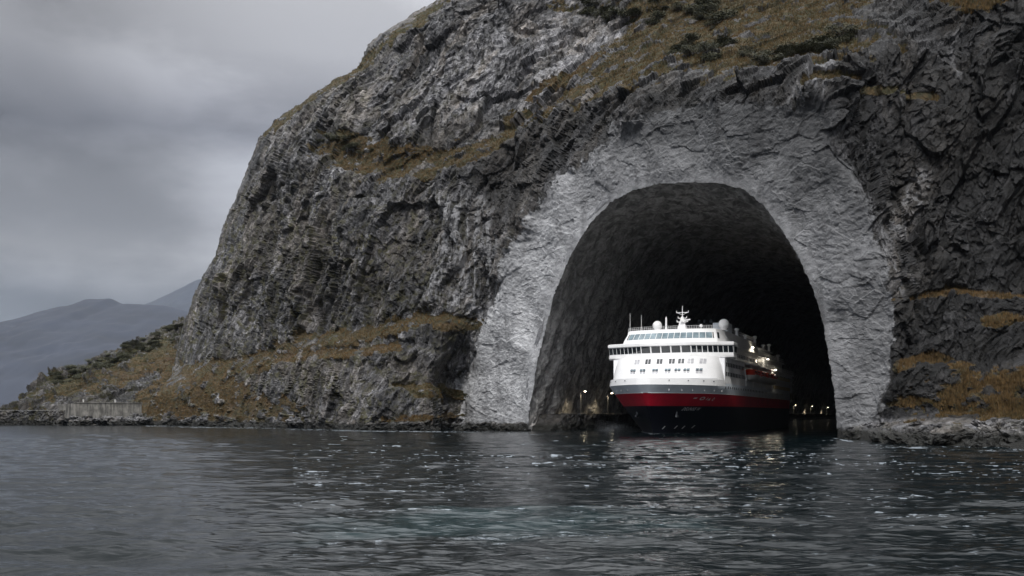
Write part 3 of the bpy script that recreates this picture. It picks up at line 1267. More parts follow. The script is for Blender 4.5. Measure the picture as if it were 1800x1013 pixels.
    # ---- tiers along the sides, aft of the front
    def tier(name, w, a0, a1, z0, z1, mat, sl=0.0):
        t = MB()
        t.loft([[(w, a0, z0), (w, a1, z0), (-w, a1, z0), (-w, a0, z0)],
                [(w - sl, a0, z1), (w - sl, a1 - sl * 3, z1), (-w + sl, a1 - sl * 3, z1), (-w + sl, a0, z1)]])
        return t.build(name, mat, root)
    tier('side_superstructure', 12.0, 12.5, 36.4, 10.42, 15.7, M['sidegrey'])
    tier('boat_deck_house', 9.2, 36.5, 80, 10.42, 15.7, M['shipgrey'])
    tier('aft_superstructure', 11.8, 80.1, 124, 10.42, 15.7, M['sidegrey'])
    tier('upper_deck_house', 10.3, 20.6, 112, 15.95, 18.9, M['sidegrey'])
    tier('sun_deck_house', 9.2, 62.1, 96, 19.15, 21.4, M['shipgrey'])
    for z, w, a0, a1 in ((15.82, 12.3, 20.6, 124.5), (19.02, 10.9, 20.6, 113), (13.1, 12.25, 80, 124.6), (21.55, 9.6, 62.2, 98)):
        s = MB()
        s.box((0, (a0 + a1) / 2, z), (2 * w, a1 - a0, .22))
        s.build('deck_slab', M['white'], root)
    # deck rails on the side we see
    for z, w, a0, a1 in ((15.95, 12.2, 21, 124), (19.15, 10.8, 22, 112), (10.5, 12.3, 37, 80), (22.2, 10.1, 20, 61)):
        r_ = MB()
        for h in (.55, 1.05):
            r_.tube((w, a0, z + h), (w, a1, z + h), .04, n=5)
        for a in np.arange(a0, a1, 1.8):
            r_.tube((w, a, z), (w, a, z + 1.05), .035, n=4)
        r_.build('deck_rail', M['white'], root)
    # front roof rail
    r_ = MB()
    pts = [(b, up_a(b, 22.1) + .35, 22.1) for b in np.linspace(-10.1, 10.1, 42)]
    for p, q in zip(pts[:-1], pts[1:]):
        for h in (.35, .7):
            r_.tube((p[0], p[1], p[2] + h), (q[0], q[1], q[2] + h), .025, n=4)
        r_.tube(p, (p[0], p[1], p[2] + .7), .025, n=4)
    r_.build('roof_rail', M['white'], root)
    # side windows (the port side faces us)
    wm = MB()
    wm.box((0, 0, 0), (.10, .95, .85))
    win_me = wm.mesh('side_window', [M['glass']])
    pm = MB()
    pm.tube((-.05, 0, 0), (.05, 0, 0), .27, n=12)
    port_me = pm.mesh('porthole', [M['glass']])
    spots = []
    for z, a0, a1, w, st in ((14.4, 14.5, 36, 12.0, 1.9), (12.4, 14.5, 36, 12.0, 1.9), (17.4, 22, 66, 10.3, 2.2), (14.4, 82, 123, 11.8, 3.0)):
        for a in np.arange(a0, a1, st):
            spots.append((w, a, z))
    for w, a, z in spots:
        o = bpy.data.objects.new('side_window', win_me)
        C.objects.link(o)
        o.parent = root
        o.location = (w + .01, a, z)
    for a in np.arange(13, 100, 2.3):
        o = bpy.data.objects.new('porthole', port_me)
        C.objects.link(o)
        o.parent = root
        o.location = (hb(a, 9.5), a, 9.55)
    # balconies near the stern, their cream light put into the colour
    for z in (10.9, 13.6):
        q = MB()
        q.box((12.05, 99, z + .45), (.16, 34, .9))
        q.build('balcony_front', M['cream'], root)
    # vertical white supports and davits at the boat recess
    for a in (37.6, 47.8, 58.0, 68.2, 78.6):
        d = MB()
        d.box((12.15, a, 11.2), (.35, .45, 1.6))
        d.tube((12.2, a, 12.0), (11.6, a, 15.6), .16, n=6)
        d.tube((11.6, a, 15.6), (12.9, a, 15.5), .14, n=6)
        d.build('davit', M['white'], root)
    # ---- things on the roof
    for x, a, r in ((-3.6, 17.5, 1.02), (10.2, 21.0, 1.15)):
        t = MB()
        z0 = 22.15
        prof_ = [(r * .62, 0), (r * .62, .35)]
        for i in range(1, 13):
            th = -math.pi / 2 * .62 + (math.pi / 2 * 1.62) * i / 12
            prof_.append((max(r * math.cos(th), .01), .35 + r * .82 + r * math.sin(th)))
        t.lathe(prof_, (x, a, z0), 20)
        t.build('radome', M['white'], root, smooth=40)
    # mast
    mt = MB()
    mx, my = 1.6, 19.0
    mt.loft([[(mx + sx * w, my + sy * w * .8, z) for sx, sy in ((-1, -1), (1, -1), (1, 1), (-1, 1))]
             for z, w in ((22.1, 1.05), (23.2, .75), (24.4, .42), (25.2, .22))])
    mt.tube((mx, my, 25.1), (mx, my, 27.6), .13, .06, 8)
    mast = mt.build('mast', M['white'], root)
    for z, l in ((26.1, 1.35), (24.9, 1.0), (24.1, 1.25)):
        arm = MB()
        arm.box((mx, my, z), (2 * l, .16, .14))
        for s in (-1, 1):
            arm.tube((mx + s * l * .95, my, z), (mx + s * l * .95, my, z + .45), .06, n=6)
            arm.tube((mx + s * .15, my, z - .5), (mx + s * l * .8, my, z), .05, n=5)
        arm.build('yard', M['white'], mast)
    rs = MB()
    rs.box((mx + .9, my - .9, 24.35), (2.0, .22, .28), mat=Matrix.Rotation(R(14), 3, 'Z') @ Matrix.Rotation(R(-8), 3, 'Y'))
    rs.box((mx, my - .7, 24.1), (.4, .9, .2))
    rs.build('radar_scanner', M['white'], mast)
    # whip antennas and roof posts
    for x, a, z0, l, r in ((-10.0, 18.4, 22.1, 4.2, .05), (-7.1, 17.2, 22.1, 3.6, .05), (-1.4, 16.6, 22.1, 3.0, .10), (10.4, 18.6, 22.1, 2.0, .06)):
        t = MB()
        t.tube((x, a, z0), (x, a, z0 + l), r, r * .6, 6)
        if r > .08:
            t.lathe([(.28, 0), (.25, .5), (.14, .9), (.20, 1.0), (.20, 2.6), (.05, 3.0)], (x, a, z0), 10)
        t.build('antenna', M['white'], root)
    t = MB()
    t.tube((6.0, 17.5, 22.1), (6.0, 17.5, 22.7), .10, n=8)
    t.lathe([(.1, .5), (.34, .6), (.38, .85), (.3, 1.1), (.05, 1.22)], (6.0, 17.5, 22.1), 12)
    t.build('satellite_antenna', M['white'], root, smooth=40)
    # ventilation house and funnel
    t = MB()
    t.box((8.0, 31.0, 23.3), (3.2, 6.0, 2.3))
    t.build('vent_house', M['shipgrey'], root)
    t = MB()
    t.loft([[(sx * w, a, z) for sx, a in ((-1, a0), (1, a0), (1, a1), (-1, a1))] for z, w, a0, a1 in ((22.1, 4.5, 42, 56), (25.5, 3.8, 44, 56), (26.0, 3.6, 45, 55.5))])
    fn = t.build('funnel', M['black'], root)
    for x in (-1.5, 0, 1.5):
        e = MB()
        e.tube((x, 50, 25.9), (x, 50.6, 27.2), .4, n=10)
        e.build('exhaust_pipe', M['darkdeck'], fn)
    # side clutter: ventilators and posts on the upper decks
    for x, a, z, h in ((9.6, 40, 22.2, 1.9), (9.2, 54, 22.2, 1.4), (9.6, 66, 21.6, 2.6), (9.0, 84, 21.6, 1.5), (9.4, 92, 21.6, 2.2), (10.2, 104, 19.2, 2.2)):
        v = MB()
        v.lathe([(.35, 0), (.3, h * .7), (.55, h * .72), (.55, h * .95), (.2, h)], (x, a, z), 10)
        v.build('ventilator', M['white'], root)
    for x, a, z in ((10.8, 54, 20.4), (11.2, 76, 18.6), (12.4, 82, 16.0)):
        fl = MB()
        fl.box((x - .25, a, z + .2), (.9, .14, .14))
        flo = fl.build('floodlight', M['steel'], root)
        hd = MB()
        hd.box((x + .25, a, z), (.4, .8, .2))
        hd.build('lamp', M['flood'], flo)
        ld = bpy.data.lights.new('floodlight_beam', 'POINT')
        ld.energy = 70
        ld.color = (1, .88, .68)
        ld.shadow_soft_size = .4
        lo = bpy.data.objects.new('floodlight_beam', ld)
        C.objects.link(lo)
        lo.parent = flo
        lo.location = (x + .9, a, z - .4)
    # anchors in pockets on both bows
    for sd in (1, -1):
        an = MB()
        a, z = 3.0, 4.3
        b = hb(a, z)
        an.box((sd * (b + .05), a, z), (.3, .35, 1.5))
        an.box((sd * (b + .1), a, z - .75), (.35, 1.5, .4))
        an.build('anchor', M['darkdeck'], root)
    # fairleads on the grey band
    for sd in (1, -1):
        for a in (-3.5, -1.2, 1.2, 4.5, 8.0, 11.5):
            fb = MB()
            z = 8.75
            b = hb(a, z)
            fb.box((sd * (b + .02), a, z), (.16, .55, .26))
            fb.build('fairlead', M['white'], root)
    for a, bw in ((-4.5, .5), (-1.0, .5), (3.0, .7), (6.5, .5)):
        for sd in (1, -1):
            fb = MB()
            b = hb(a, 10.6)
            fb.box((sd * (b + .02), a, 10.62), (.14, bw, .16))
            fb.build('mooring_port', M['darkdeck'], root)

    # ---- lettering on the port bow
    def lettering(txt, a0, z0, size, mat, shear=.25, name='name_lettering'):
        cu = bpy.data.curves.new('lettering', 'FONT')
        cu.body = txt
        cu.size = size
        cu.shear = shear
        cu.space_character = 1.1
        cu.resolution_u = 3
        to = bpy.data.objects.new('lettering', cu)
        C.objects.link(to)
        dg = bpy.context.evaluated_depsgraph_get()
        me = bpy.data.meshes.new_from_object(to.evaluated_get(dg))
        C.objects.unlink(to)
        bpy.data.objects.remove(to)
        bm = bmesh.new()
        bm.from_mesh(me)
        bmesh.ops.triangulate(bm, faces=bm.faces)
        bmesh.ops.subdivide_edges(bm, edges=[e for e in bm.edges if e.calc_length() > size * .4], cuts=1)
        for v in bm.verts:
            a, z = a0 + v.co.x, z0 + v.co.y
            v.co = (hb(a, z) + .03, a - .02, z)
        bm.to_mesh(me)
        bm.free()
        return link_mesh(name, me, root, [mat])
    lettering('DEUNISE W', 3.6, 4.72, .86, M['text'])
    # small white marks on the red band
    em = MB()

    def surf(a, z, o=.04):
        return (hb(a, z) + o, a - o * .5, z)
    for a, z, wa, wz, kind in ((4.0, 7.2, .9, .22, 'bar'), (6.2, 7.15, .75, .34, 'ring'), (8.6, 7.05, .45, .5, 'tri'), (10.1, 7.05, .35, .35, 'ring'),
                               (7.7, 7.1, .25, .45, 'bar')):
        if kind == 'bar':
            em.add([surf(a - wa / 2, z - wz / 2), surf(a + wa / 2, z - wz / 2), surf(a + wa / 2 + .15, z + wz / 2), surf(a - wa / 2 + .15, z + wz / 2)], [(0, 1, 2, 3)])
        elif kind == 'tri':
            em.add([surf(a - wa, z - wz / 2), surf(a + wa, z - wz / 2), surf(a + .1, z + wz / 2)], [(0, 1, 2)])
        else:
            n_ = 16
            vs = [surf(a + wa * q * math.cos(2 * math.pi * i / n_), z + wz * q * math.sin(2 * math.pi * i / n_)) for q in (1, .55) for i in range(n_)]
            em.add(vs, [(i, (i + 1) % n_, n_ + (i + 1) % n_, n_ + i) for i in range(n_)])
    em.build('bow_marks', M['text'], root)
    # draught and thruster marks low on the bow
    dm = MB()
    for a, z in ((2.5, 1.25), (6.0, 1.3), (8.4, 1.25), (11.5, 1.35)):
        dm.add([surf(a - .22, z - .3), surf(a + .1, z - .3), surf(a + .4, z + .3), surf(a + .08, z + .3)], [(0, 1, 2, 3)])
    dm.build('draught_marks', M['text'], root)


build_ship()


# lifeboats hang in the davits: things of their own
def lifeboat(a, label):
    r = empty('lifeboat', (0, 0, 0), TH)
    loc = np.array([B0.x, B0.y]) + PT * 12.55 + AX * a
    r.location = (loc[0], loc[1], 11.55)
    L_, n = 9.2, 18
    hull_r, can_r = [], []
    for i in range(n + 1):
        s = -1 + 2 * i / n
        w = 1.55 * (1 - abs(s) ** 2.6) ** .6 + .05
        k = .25 * abs(s) ** 2.5
        y = s * L_ / 2
        hull_r.append([(w, y, 1.5), (w * .97, y, 1.0 + k * .4), (w * .72, y, .35 + k), (0, y, k * 1.4), (-w * .72, y, .35 + k), (-w * .97, y, 1.0 + k * .4), (-w, y, 1.5)])
        ht = 1.6 * (1 - abs(s) ** 4) ** .6
        can_r.append([(w * .98, y, 1.5), (w * .93, y, 1.5 + ht * .5), (w * .6, y, 1.5 + ht * .92), (0, y, 1.5 + ht), (-w * .6, y, 1.5 + ht * .92),
                      (-w * .93, y, 1.5 + ht * .5), (-w * .98, y, 1.5)])
    h = MB()
    h.loft(hull_r)
    h.build('boat_hull', M['boatgrey'], r, smooth=50)
    c = MB()
    c.loft(can_r)
    c.build('canopy', M['orange'], r, smooth=50)
    w = MB()
    for y in (-2.6, -1.3, 0, 1.3, 2.6):
        w.box((1.42, y, 2.25), (.14, .6, .35))
    w.build('window_strip', M['glass'], r)
    rail = MB()
    rail.box((1.56, 0, 1.5), (.12, 7.6, .14))
    rail.build('fender_rail', M['white'], r)
    tag(r, label, 'lifeboat', 'orange topped lifeboats on the port side of the ship')


lifeboat(42.6, 'orange topped lifeboat nearest the bow, largest of the row on the ship side')
lifeboat(52.9, 'second orange topped lifeboat from the bow on the ship side')
lifeboat(63.1, 'third orange topped lifeboat from the bow on the ship side')
lifeboat(73.3, 'orange topped lifeboat nearest the stern, smallest of the row on the ship side')


# ------------------------------------------------------------------ quay and lamps in the tunnel
def build_quay():
    na, npf = 420, 34
    s = np.linspace(0, 1, na)
    a = 27.5 + 760 * s ** 2.2
    prof = np.concatenate([np.stack([np.full(16, -31.0), np.linspace(-2, 3.95, 16)], -1),
                           np.stack([np.linspace(-31.1, -41, npf - 16), np.full(npf - 16, 3.95)], -1)])
    V = np.zeros((na, npf, 3))
    V[..., 0] = prof[None, :, 0]
    V[..., 1] = a[:, None]
    ramp = sstep(27.5, 37.0, a)
    V[..., 2] = -2 + (prof[None, :, 1] + 2) * (.12 + .88 * ramp[:, None])
    V[..., 0] -= (1 - ramp[:, None]) * 3.5
    p = V.reshape(-1, 3)
    d = .5 * facets(p / 2.2) + .3 * facets(p / 1.0 + 4) + .3 * perlin(p / 3.0)
    top = np.tile(np.arange(npf) >= 16, na)
    p = p + np.stack([np.where(top, 0, d), 0 * d, np.where(top, .35 * d, 0)], -1)
    me = np_mesh('quay', p, grid_faces(na, npf))
    for nm, v in (('grass', 0), ('green', 0), ('conc', 0), ('tone', .42), ('pale', 0), ('moss', .3), ('ctone', .3)):
        set_attr(me, nm, np.full(len(p), float(v)))
    o = link_mesh('quay', me, None, [M['rock']])
    o.location = B0
    o.rotation_euler = (0, 0, TH)
    tag(o, 'narrow dark stone quay along the left wall inside the tunnel', 'quay')


build_quay()


def wall_lamp(a, label, energy):
    loc = np.array([B0.x, B0.y]) + PT * -34.0 + AX * a
    r = empty('lamp_post', (loc[0], loc[1], 3.95), TH)
    p = MB()
    p.lathe([(.28, 0), (.28, .25), (.11, .3), (.08, 5.9)], (0, 0, 0), 10)
    p.build('pole', M['steel'], r)
    q = MB()
    q.tube((0, 0, 5.8), (1.0, -.2, 6.15), .06, n=6)
    q.build('arm', M['steel'], r)
    hd = MB()
    hd.box((1.3, -.25, 6.2), (.95, .5, .14))
    hd.build('lamp_housing', M['steel'], r)
    l = MB()
    l.lathe([(.26, 0), (.30, -.10), (.22, -.2), (.05, -.25)], (1.3, -.25, 6.12), 12)
    l.build('lamp', M['lamp'], r)
    ld = bpy.data.lights.new('lamp_light', 'SPOT')
    ld.energy = energy
    ld.color = (1, .84, .58)
    ld.spot_size = R(125)
    ld.spot_blend = .8
    ld.shadow_soft_size = .3
    lo = bpy.data.objects.new('lamp_light', ld)
    C.objects.link(lo)
    lo.parent = r
    lo.location = (1.0, -.25, 5.7)
    lo.rotation_euler = (0, R(14), 0)
    tag(r, label, 'lamp post', 'lit lamp posts along the tunnel quay')


wall_lamp(55, 'lit lamp post on the quay closest to the tunnel mouth', 900)
wall_lamp(79, 'lit lamp post on the quay just beside the ship bow, second from the mouth', 900)
wall_lamp(502, 'lit lamp deep in the tunnel, first of three beside the ship stern', 2500)
wall_lamp(606, 'lit lamp deep in the tunnel, middle one of three beyond the ship', 2500)
wall_lamp(735, 'lit lamp deepest in the tunnel, closest to the right edge of the mouth', 2500)


# ------------------------------------------------------------------ concrete wall and stone jetty on the left
def build_left_works():
    def P(px, py, Y):
        v = at(np.array(px, float), np.array(py, float), np.array(Y, float))
        return Vector(v)
    a = P(130, 709, 362)
    b = P(249, 711, 372)
    zt = a.z
    r = empty('harbour_wall', (a.x, a.y, 0))
    tag(r, 'grey concrete harbour wall standing on the low rocks at far left', 'wall')
    d = (b - a)
    d.z = 0
    n = Vector((d.y, -d.x, 0)).normalized()
    if n.y > 0:
        n = -n
    m = MB()
    L0 = d.length
    dd = d.normalized()
    rings = []
    for t in np.linspace(0, L0, 28):
        base = dd * t
        zb = .9 + 2.0 * (t / L0)
        bat = .5
        rings.append([tuple(base + n * bat + Vector((0, 0, zb))), tuple(base + Vector((0, 0, zt))), tuple(base - n * 1.2 + Vector((0, 0, zt))), tuple(base - n * 1.2 + Vector((0, 0, zb)))])
    m.loft(rings)
    m.build('wall_face', M['harbour'], r)
    c = MB()
    c.loft([[tuple(dd * t + n * q + Vector((0, 0, z))) for q, z in ((.25, zt + .02), (.25, zt + .38), (-1.4, zt + .38), (-1.4, zt + .02))] for t in (-.3, L0 + .3)])
    c.build('coping', M['harbour'], r)
    e = MB()
    back = Vector((-.75, .66, 0)) * 12
    e.loft([[(0, 0, .3), (0, 0, zt - .05), tuple(-dd * .01 + dd * 1.0 + Vector((0, 0, zt - .05))), tuple(dd * 1.0 + Vector((0, 0, .3)))],
            [tuple(back + Vector((0, 0, .3))), tuple(back + Vector((0, 0, zt - .4))), tuple(back + dd + Vector((0, 0, zt - .4))), tuple(back + dd + Vector((0, 0, .3)))]])
    e.build('return_wall', M['harbour'], r)
    f = MB()
    f.loft([[tuple(dd * t + n * q + Vector((0, 0, z))) for q, z in ((1.2, -.6), (1.0, .7), (-.6, .7), (-.6, -.6))] for t in (-.6, 8.0)])
    f.build('footing', M['harbour'], r)
    for t in (3.2, 14.0):
        k = MB()
        k.tube(dd * t - n * .5 + Vector((0, 0, zt + .38)), dd * t - n * .5 + Vector((0, 0, zt + 1.1)), .22, .26, 10)
        k.lathe([(.3, 0), (.36, .1), (.36, .25), (.1, .32)], tuple(dd * t - n * .5 + Vector((0, 0, zt + 1.05))), 10)
        k.build('bollard', M['boatgrey'], r)
    # stone jetty: a platform of rough courses
    nr, nc = 26, 170
    px = np.linspace(-80, 131, nc)
    V = []
    for i in range(nr):
        t = i / (nr - 1)
        if t < .62:
            py = 750 - (750 - 721.5) * (t / .62)
            Y = np.full(nc, 366.0) + 1.5 * t
        else:
            py = 721.5
            Y = np.full(nc, 367.0) + 24 * (t - .62) / .38
        w = at(px, np.full(nc, py), Y)
        if t >= .62:
            w[:, 2] = H + (HY - 721.5) * 367.0 / F
        V.append(w)
    V = np.array(V)
    p = V.reshape(-1, 3)
    q = np.stack([p[:, 0] / 1.3, p[:, 1] / 1.3, p[:, 2] / .8], -1)
    dsp = .55 * facets(q) + .3 * facets(q * 2.1 + 4) + .3 * perlin(p / 4)
    p = p + np.stack([np.zeros(len(p)), -dsp, .35 * dsp], -1)
    me = np_mesh('stone_jetty', p, grid_faces(nr, nc))
    one = np.ones(len(p))
    for nm, v in (('grass', .0), ('green', .3), ('conc', 0), ('tone', .75), ('pale', .0), ('moss', .9), ('ctone', 1)):
        set_attr(me, nm, one * v)
    o = link_mesh('stone_jetty', me, None, [M['rock']])
    tag(o, 'low flat topped jetty of dark stone at the left end of the shore', 'jetty')


build_left_works()


# ------------------------------------------------------------------ loose rocks on the shores
def rock_mesh(seed, flat):
    bm = bmesh.new()
    bmesh.ops.create_icosphere(bm, subdivisions=4, radius=1)
    me = bpy.data.meshes.new('boulder')
    bm.to_mesh(me)
    bm.free()
    n = len(me.vertices)
    co = np.empty(n * 3, np.float32)
    me.vertices.foreach_get('co', co)
    p = co.reshape(-1, 3)
    d = 1 + .55 * facets(p * 1.1 + seed * 7.7, .7) + .28 * facets(p * 2.6 + seed * 3.1, .9) + .10 * facets(p * 6 + seed, .9)
    p = p * d[:, None] * np.array([1.25, .9, flat])
    me.vertices.foreach_set('co', p.astype(np.float32).ravel())
    me.update()
    one = np.ones(n)
    for nm, v in (('grass', 0), ('green', 0), ('conc', 0), ('tone', 1.1), ('pale', .25), ('moss', .3), ('ctone', 1)):
        set_attr(me, nm, one * v)
    me.materials.append(M['rock'])
    return me


ROCKS = [rock_mesh(i, (.55, .7, .45, .62, .8)[i]) for i in range(5)]


def scatter_rocks(n, pts, size, label, group, seed):
    rr = random.Random(seed)
    for i in range(n):
        px, py, Y = pts(rr)
        v = at(np.array(px), np.array(py), np.array(Y))
        o = bpy.data.objects.new('boulder', rr.choice(ROCKS))
        C.objects.link(o)
        s = size * rr.uniform(.45, 1.3) * (1.5 if rr.random() < .15 else 1)
        o.scale = (s, s, s * rr.uniform(.7, 1))
        o.location = (v[0], v[1], max(v[2], -.15))
        o.rotation_euler = (rr.uniform(-.35, .35), rr.uniform(-.35, .35), rr.uniform(0, 6.28))
        tag(o, label, 'boulder', group)


def shore_right(rr):
    px = rr.uniform(1495, 1830)
    t = rr.random()
    wl = np.interp(px, [1490, 1560, 1700, 1830], [775, 782, 789, 792])
    py = 745 + (wl - 745) * t
    Y = float(depth(np.array([px]), np.array([py]))[0])
    return px, py, Y - 1.0


def shore_mid(rr):
    px = rr.uniform(640, 935)
    py = rr.uniform(744, 757)
    Y = 241 - (py - 744) * .3
    return px, py, Y - (1.5 if px > 800 else 0)


def shore_wall(rr):
    px = rr.uniform(122, 268)
    return px, rr.uniform(736.5, 747), rr.uniform(352, 359)


def shore_left(rr):
    px = rr.uniform(150, 640)
    py = rr.uniform(738, 753)
    wl = np.interp(px, [150, 262, 450, 640], [357, 356, 318, 258])
    return px, py, wl - 2


scatter_rocks(95, shore_right, .95, 'pale grey angular boulder on the rocky shore right of the tunnel mouth', 'boulders on the right shore', 3)
scatter_rocks(80, shore_mid, .75, 'small dark boulder in the rubble bank left of the tunnel mouth', 'boulders below the concrete band', 4)
scatter_rocks(85, shore_left, 1.15, 'dark wet boulder along the waterline under the brown slope', 'boulders on the left shore', 5)


scatter_rocks(34, shore_wall, 1.9, 'dark weedy boulder piled under the grey concrete harbour wall', 'boulders under the harbour wall', 8)


# ------------------------------------------------------------------ grass and shrubs
def grass_material():
    m, nt, N, L, b = new_mat('tussock_grass')
    k = NB(nt)
    c = k.mix(k.attr('hue'), (.108, .068, .030), (.042, .040, .018))
    c = k.scale(c, k.attr('val'))
    L.new(c, b.inputs['Base Color'])
    b.inputs['Roughness'].default_value = .8
    b.inputs['Specular IOR Level'].default_value = .15
    return m


M['tussock'] = grass_material()


def leaf_material():
    m, nt, N, L, b = new_mat('shrub_leaves')
    k = NB(nt)
    n = k.noise(k.pos(), 1.3, 4, .6)
    c = k.mix(k.rng(n, .3, .7), (.021, .025, .011), (.052, .050, .020))
    L.new(c, b.inputs['Base Color'])
    b.inputs['Roughness'].default_value = .7
    return m


M['leaf'] = leaf_material()
M['stem'] = simple('shrub_stem', (.05, .04, .03), .9)


def build_grass(src, n, seed, name, label):
    P, nn, g, gr, PX, PY = src
    r = np.random.default_rng(seed)
    vis = (g + .8 * fbm(P.reshape(-1, 3) / 2.2, 3).reshape(g.shape) > .66) & (PY > -30) & (PX < 1830) & (P[..., 2] > 1.8) & (nn[..., 2] > .12)
    ii = np.argwhere(vis)
    ii = ii[r.integers(0, len(ii), n)]
    c = P[ii[:, 0], ii[:, 1]]
    gs = gr[ii[:, 0], ii[:, 1]]
    patch = fbm(c / 6.0, 2)
    hue = np.clip(gs + .5 * patch + r.normal(0, .2, n), 0, 1)
    val = np.clip(1 + .5 * fbm(c / 2.5 + 3, 2) + r.normal(0, .2, n), .4, 1.7)
    nb = 7
    ang = r.random((n, nb)) * 6.283
    rad = r.random((n, nb)) * .38
    ln = r.uniform(.2, .5, (n, nb))
    sw = r.uniform(.15, .6, (n, nb)) * ln
    bx = c[:, None, 0] + rad * np.cos(ang)
    by = c[:, None, 1] + rad * np.sin(ang)
    bz = c[:, None, 2] - .15 + 0 * ang
    wx, wy = -np.sin(ang) * .07, np.cos(ang) * .07
    tx, ty, tz = bx + np.cos(ang) * sw, by + np.sin(ang) * sw, bz + .15 + ln
    V = np.stack([np.stack([bx - wx, by - wy, bz], -1), np.stack([bx + wx, by + wy, bz], -1), np.stack([tx, ty, tz], -1)], 2)
    V = V.reshape(-1, 3)
    Fq = np.arange(len(V)).reshape(-1, 3)
    me = np_mesh(name, V, Fq)
    set_attr(me, 'hue', np.repeat(hue, nb * 3))
    set_attr(me, 'val', np.repeat(val, nb * 3))
    o = link_mesh(name, me, None, [M['tussock']])
    tag(o, label, 'grass', kind='stuff')


build_grass(CL, 30000, 5, 'grass', 'brown and olive autumn grass tufts on the ledges of the cliff')
build_grass(HL, 7000, 6, 'grass', 'brown and olive grass tufts on the low point at left')


def shrub_proto(seed):
    rr = random.Random(seed)
    lf = MB()
    blobs = [(rr.uniform(-1, 1), rr.uniform(-.6, .6), rr.uniform(.3, .9), rr.uniform(.45, .8)) for _ in range(7)]
    for i in range(1500):
        x, y, z, r = rr.choice(blobs)
        d = Vector((rr.gauss(0, 1), rr.gauss(0, 1), rr.gauss(0, 1))).normalized()
        p = Vector((x, y, z)) + d * r * (rr.random() ** .4)
        if p.z < 0:
            continue
        u = Vector((rr.gauss(0, 1), rr.gauss(0, 1), rr.gauss(0, 1))).normalized()
        w = u.orthogonal().normalized()
        s = rr.uniform(.05, .12)
        lf.add([p - u * s, p + w * s * .6, p + u * s, p - w * s * .6], [(0, 1, 2, 3)])
    st = MB()
    for x, y, z, r in blobs:
        st.tube((x * .2, y * .2, -.3), (x, y, z), .05, .02, 5)
    ml = lf.mesh('foliage', [M['leaf']])
    ms = st.mesh('stem', [M['stem']])
    return ml, ms


SHRUBS = [shrub_proto(i) for i in range(4)]


def shrub(src, px, py, size, label, group, rr):
    P, nn, g, gr, PX, PY = src
    j = np.argmin(np.abs(PX - px) + np.abs(PY - py))
    p = P.reshape(-1, 3)[j]
    r = empty('shrub', tuple(p), rr.uniform(0, 6.28))
    r.scale = (size * 1.15, size * 1.15, size * rr.uniform(.5, .75))
    ml, ms = rr.choice(SHRUBS)
    for nm, me in (('foliage', ml), ('stem', ms)):
        o = bpy.data.objects.new(nm, me)
        C.objects.link(o)
        o.parent = r
    tag(r, label, 'shrub', group)


rr = random.Random(12)
for i in range(90):
    px = rr.uniform(95, 322)
    py = interp_line(RIDGE, px) + rr.uniform(4, 34) * (px / 322) ** .5
    shrub(HL, px, float(py), rr.uniform(1.0, 2.5), 'low dark green shrub on the ridge of the point left of the cliff', 'shrubs on the left point', rr)
for px, py in ((565, 252), (582, 248), (600, 252), (614, 246), (620, 268), (636, 272), (648, 268), (630, 262)):
    shrub(CL, px, py, rr.uniform(1.2, 1.9), 'low dark green shrub on the high brown ledge at the cliff shoulder', 'shrubs on the shoulder ledge', rr)
for i in range(46):
    px = rr.uniform(1180, 1490)
    py = 92 + rr.uniform(-14, 18) + 8 * math.sin(px / 40)
    shrub(CL, px, py, rr.uniform(1.0, 2.2), 'low dark green shrub on the slope above the tunnel mouth', 'shrubs above the tunnel', rr)
for i in range(34):
    px = rr.uniform(1030, 1290)
    py = rr.uniform(0, 48)
    shrub(CL, px, py, rr.uniform(1.4, 2.6), 'low dark green shrub in the hollow at the top of the hill', 'shrubs at the hilltop', rr)


# ------------------------------------------------------------------ far mountains
def mountain(name, prof, Y, seed, label, depth_m):
    nc, nr = 420, 70
    px = np.linspace(prof[0][0], prof[-1][0], nc)
    ridge = H + (HY - interp_line(prof, px)) * Y / F
    V = []
    x = (px - HX) * Y / F
    for i in range(nr):
        t = i / (nr - 1)
        s = 1 - abs(t - .62) / (.62 if t < .62 else .38)
        y = Y + (t - .62) * depth_m
        V.append(np.stack([x, np.full(nc, y), ridge * s ** .85 - 6], -1))
    V = np.array(V)
    p = V.reshape(-1, 3)
    s = np.repeat(1 - np.abs(np.linspace(0, 1, nr) - .62) / np.where(np.linspace(0, 1, nr) < .62, .62, .38), nc)
    q = p / (Y * .035)
    q[:, 2] = seed
    p[:, 2] += fbm(q, 5, .5, True) * Y * .006 * np.clip(s * 3, 0, 1) * (.25 + 1.0 * (1 - s))
    me = np_mesh(name, p, grid_faces(nr, nc), True)
    m = simple(name + '_rock', (.019, .024, .039), .9, var=.25, scale=.004, obj=False)
    o = link_mesh(name, me, None, [m])
    tag(o, label, 'mountain', kind='structure')


mountain('mountain', [(-900, 690), (-500, 640), (-200, 612), (-60, 596), (0, 574), (60, 549), (110, 537), (143, 534), (152, 524), (196, 523), (214, 532),
                      (290, 535), (330, 545), (500, 600), (800, 680)], 5200, 3.3, 'dim grey mountain across the fjord with its top in the cloud', 3000)
mountain('mountain', [(60, 700), (160, 600), (230, 545), (285, 522), (315, 506), (350, 490), (420, 470), (600, 490), (900, 600)], 12000, 8.1,
         'faint farther mountain just left of the cliff edge', 4000)


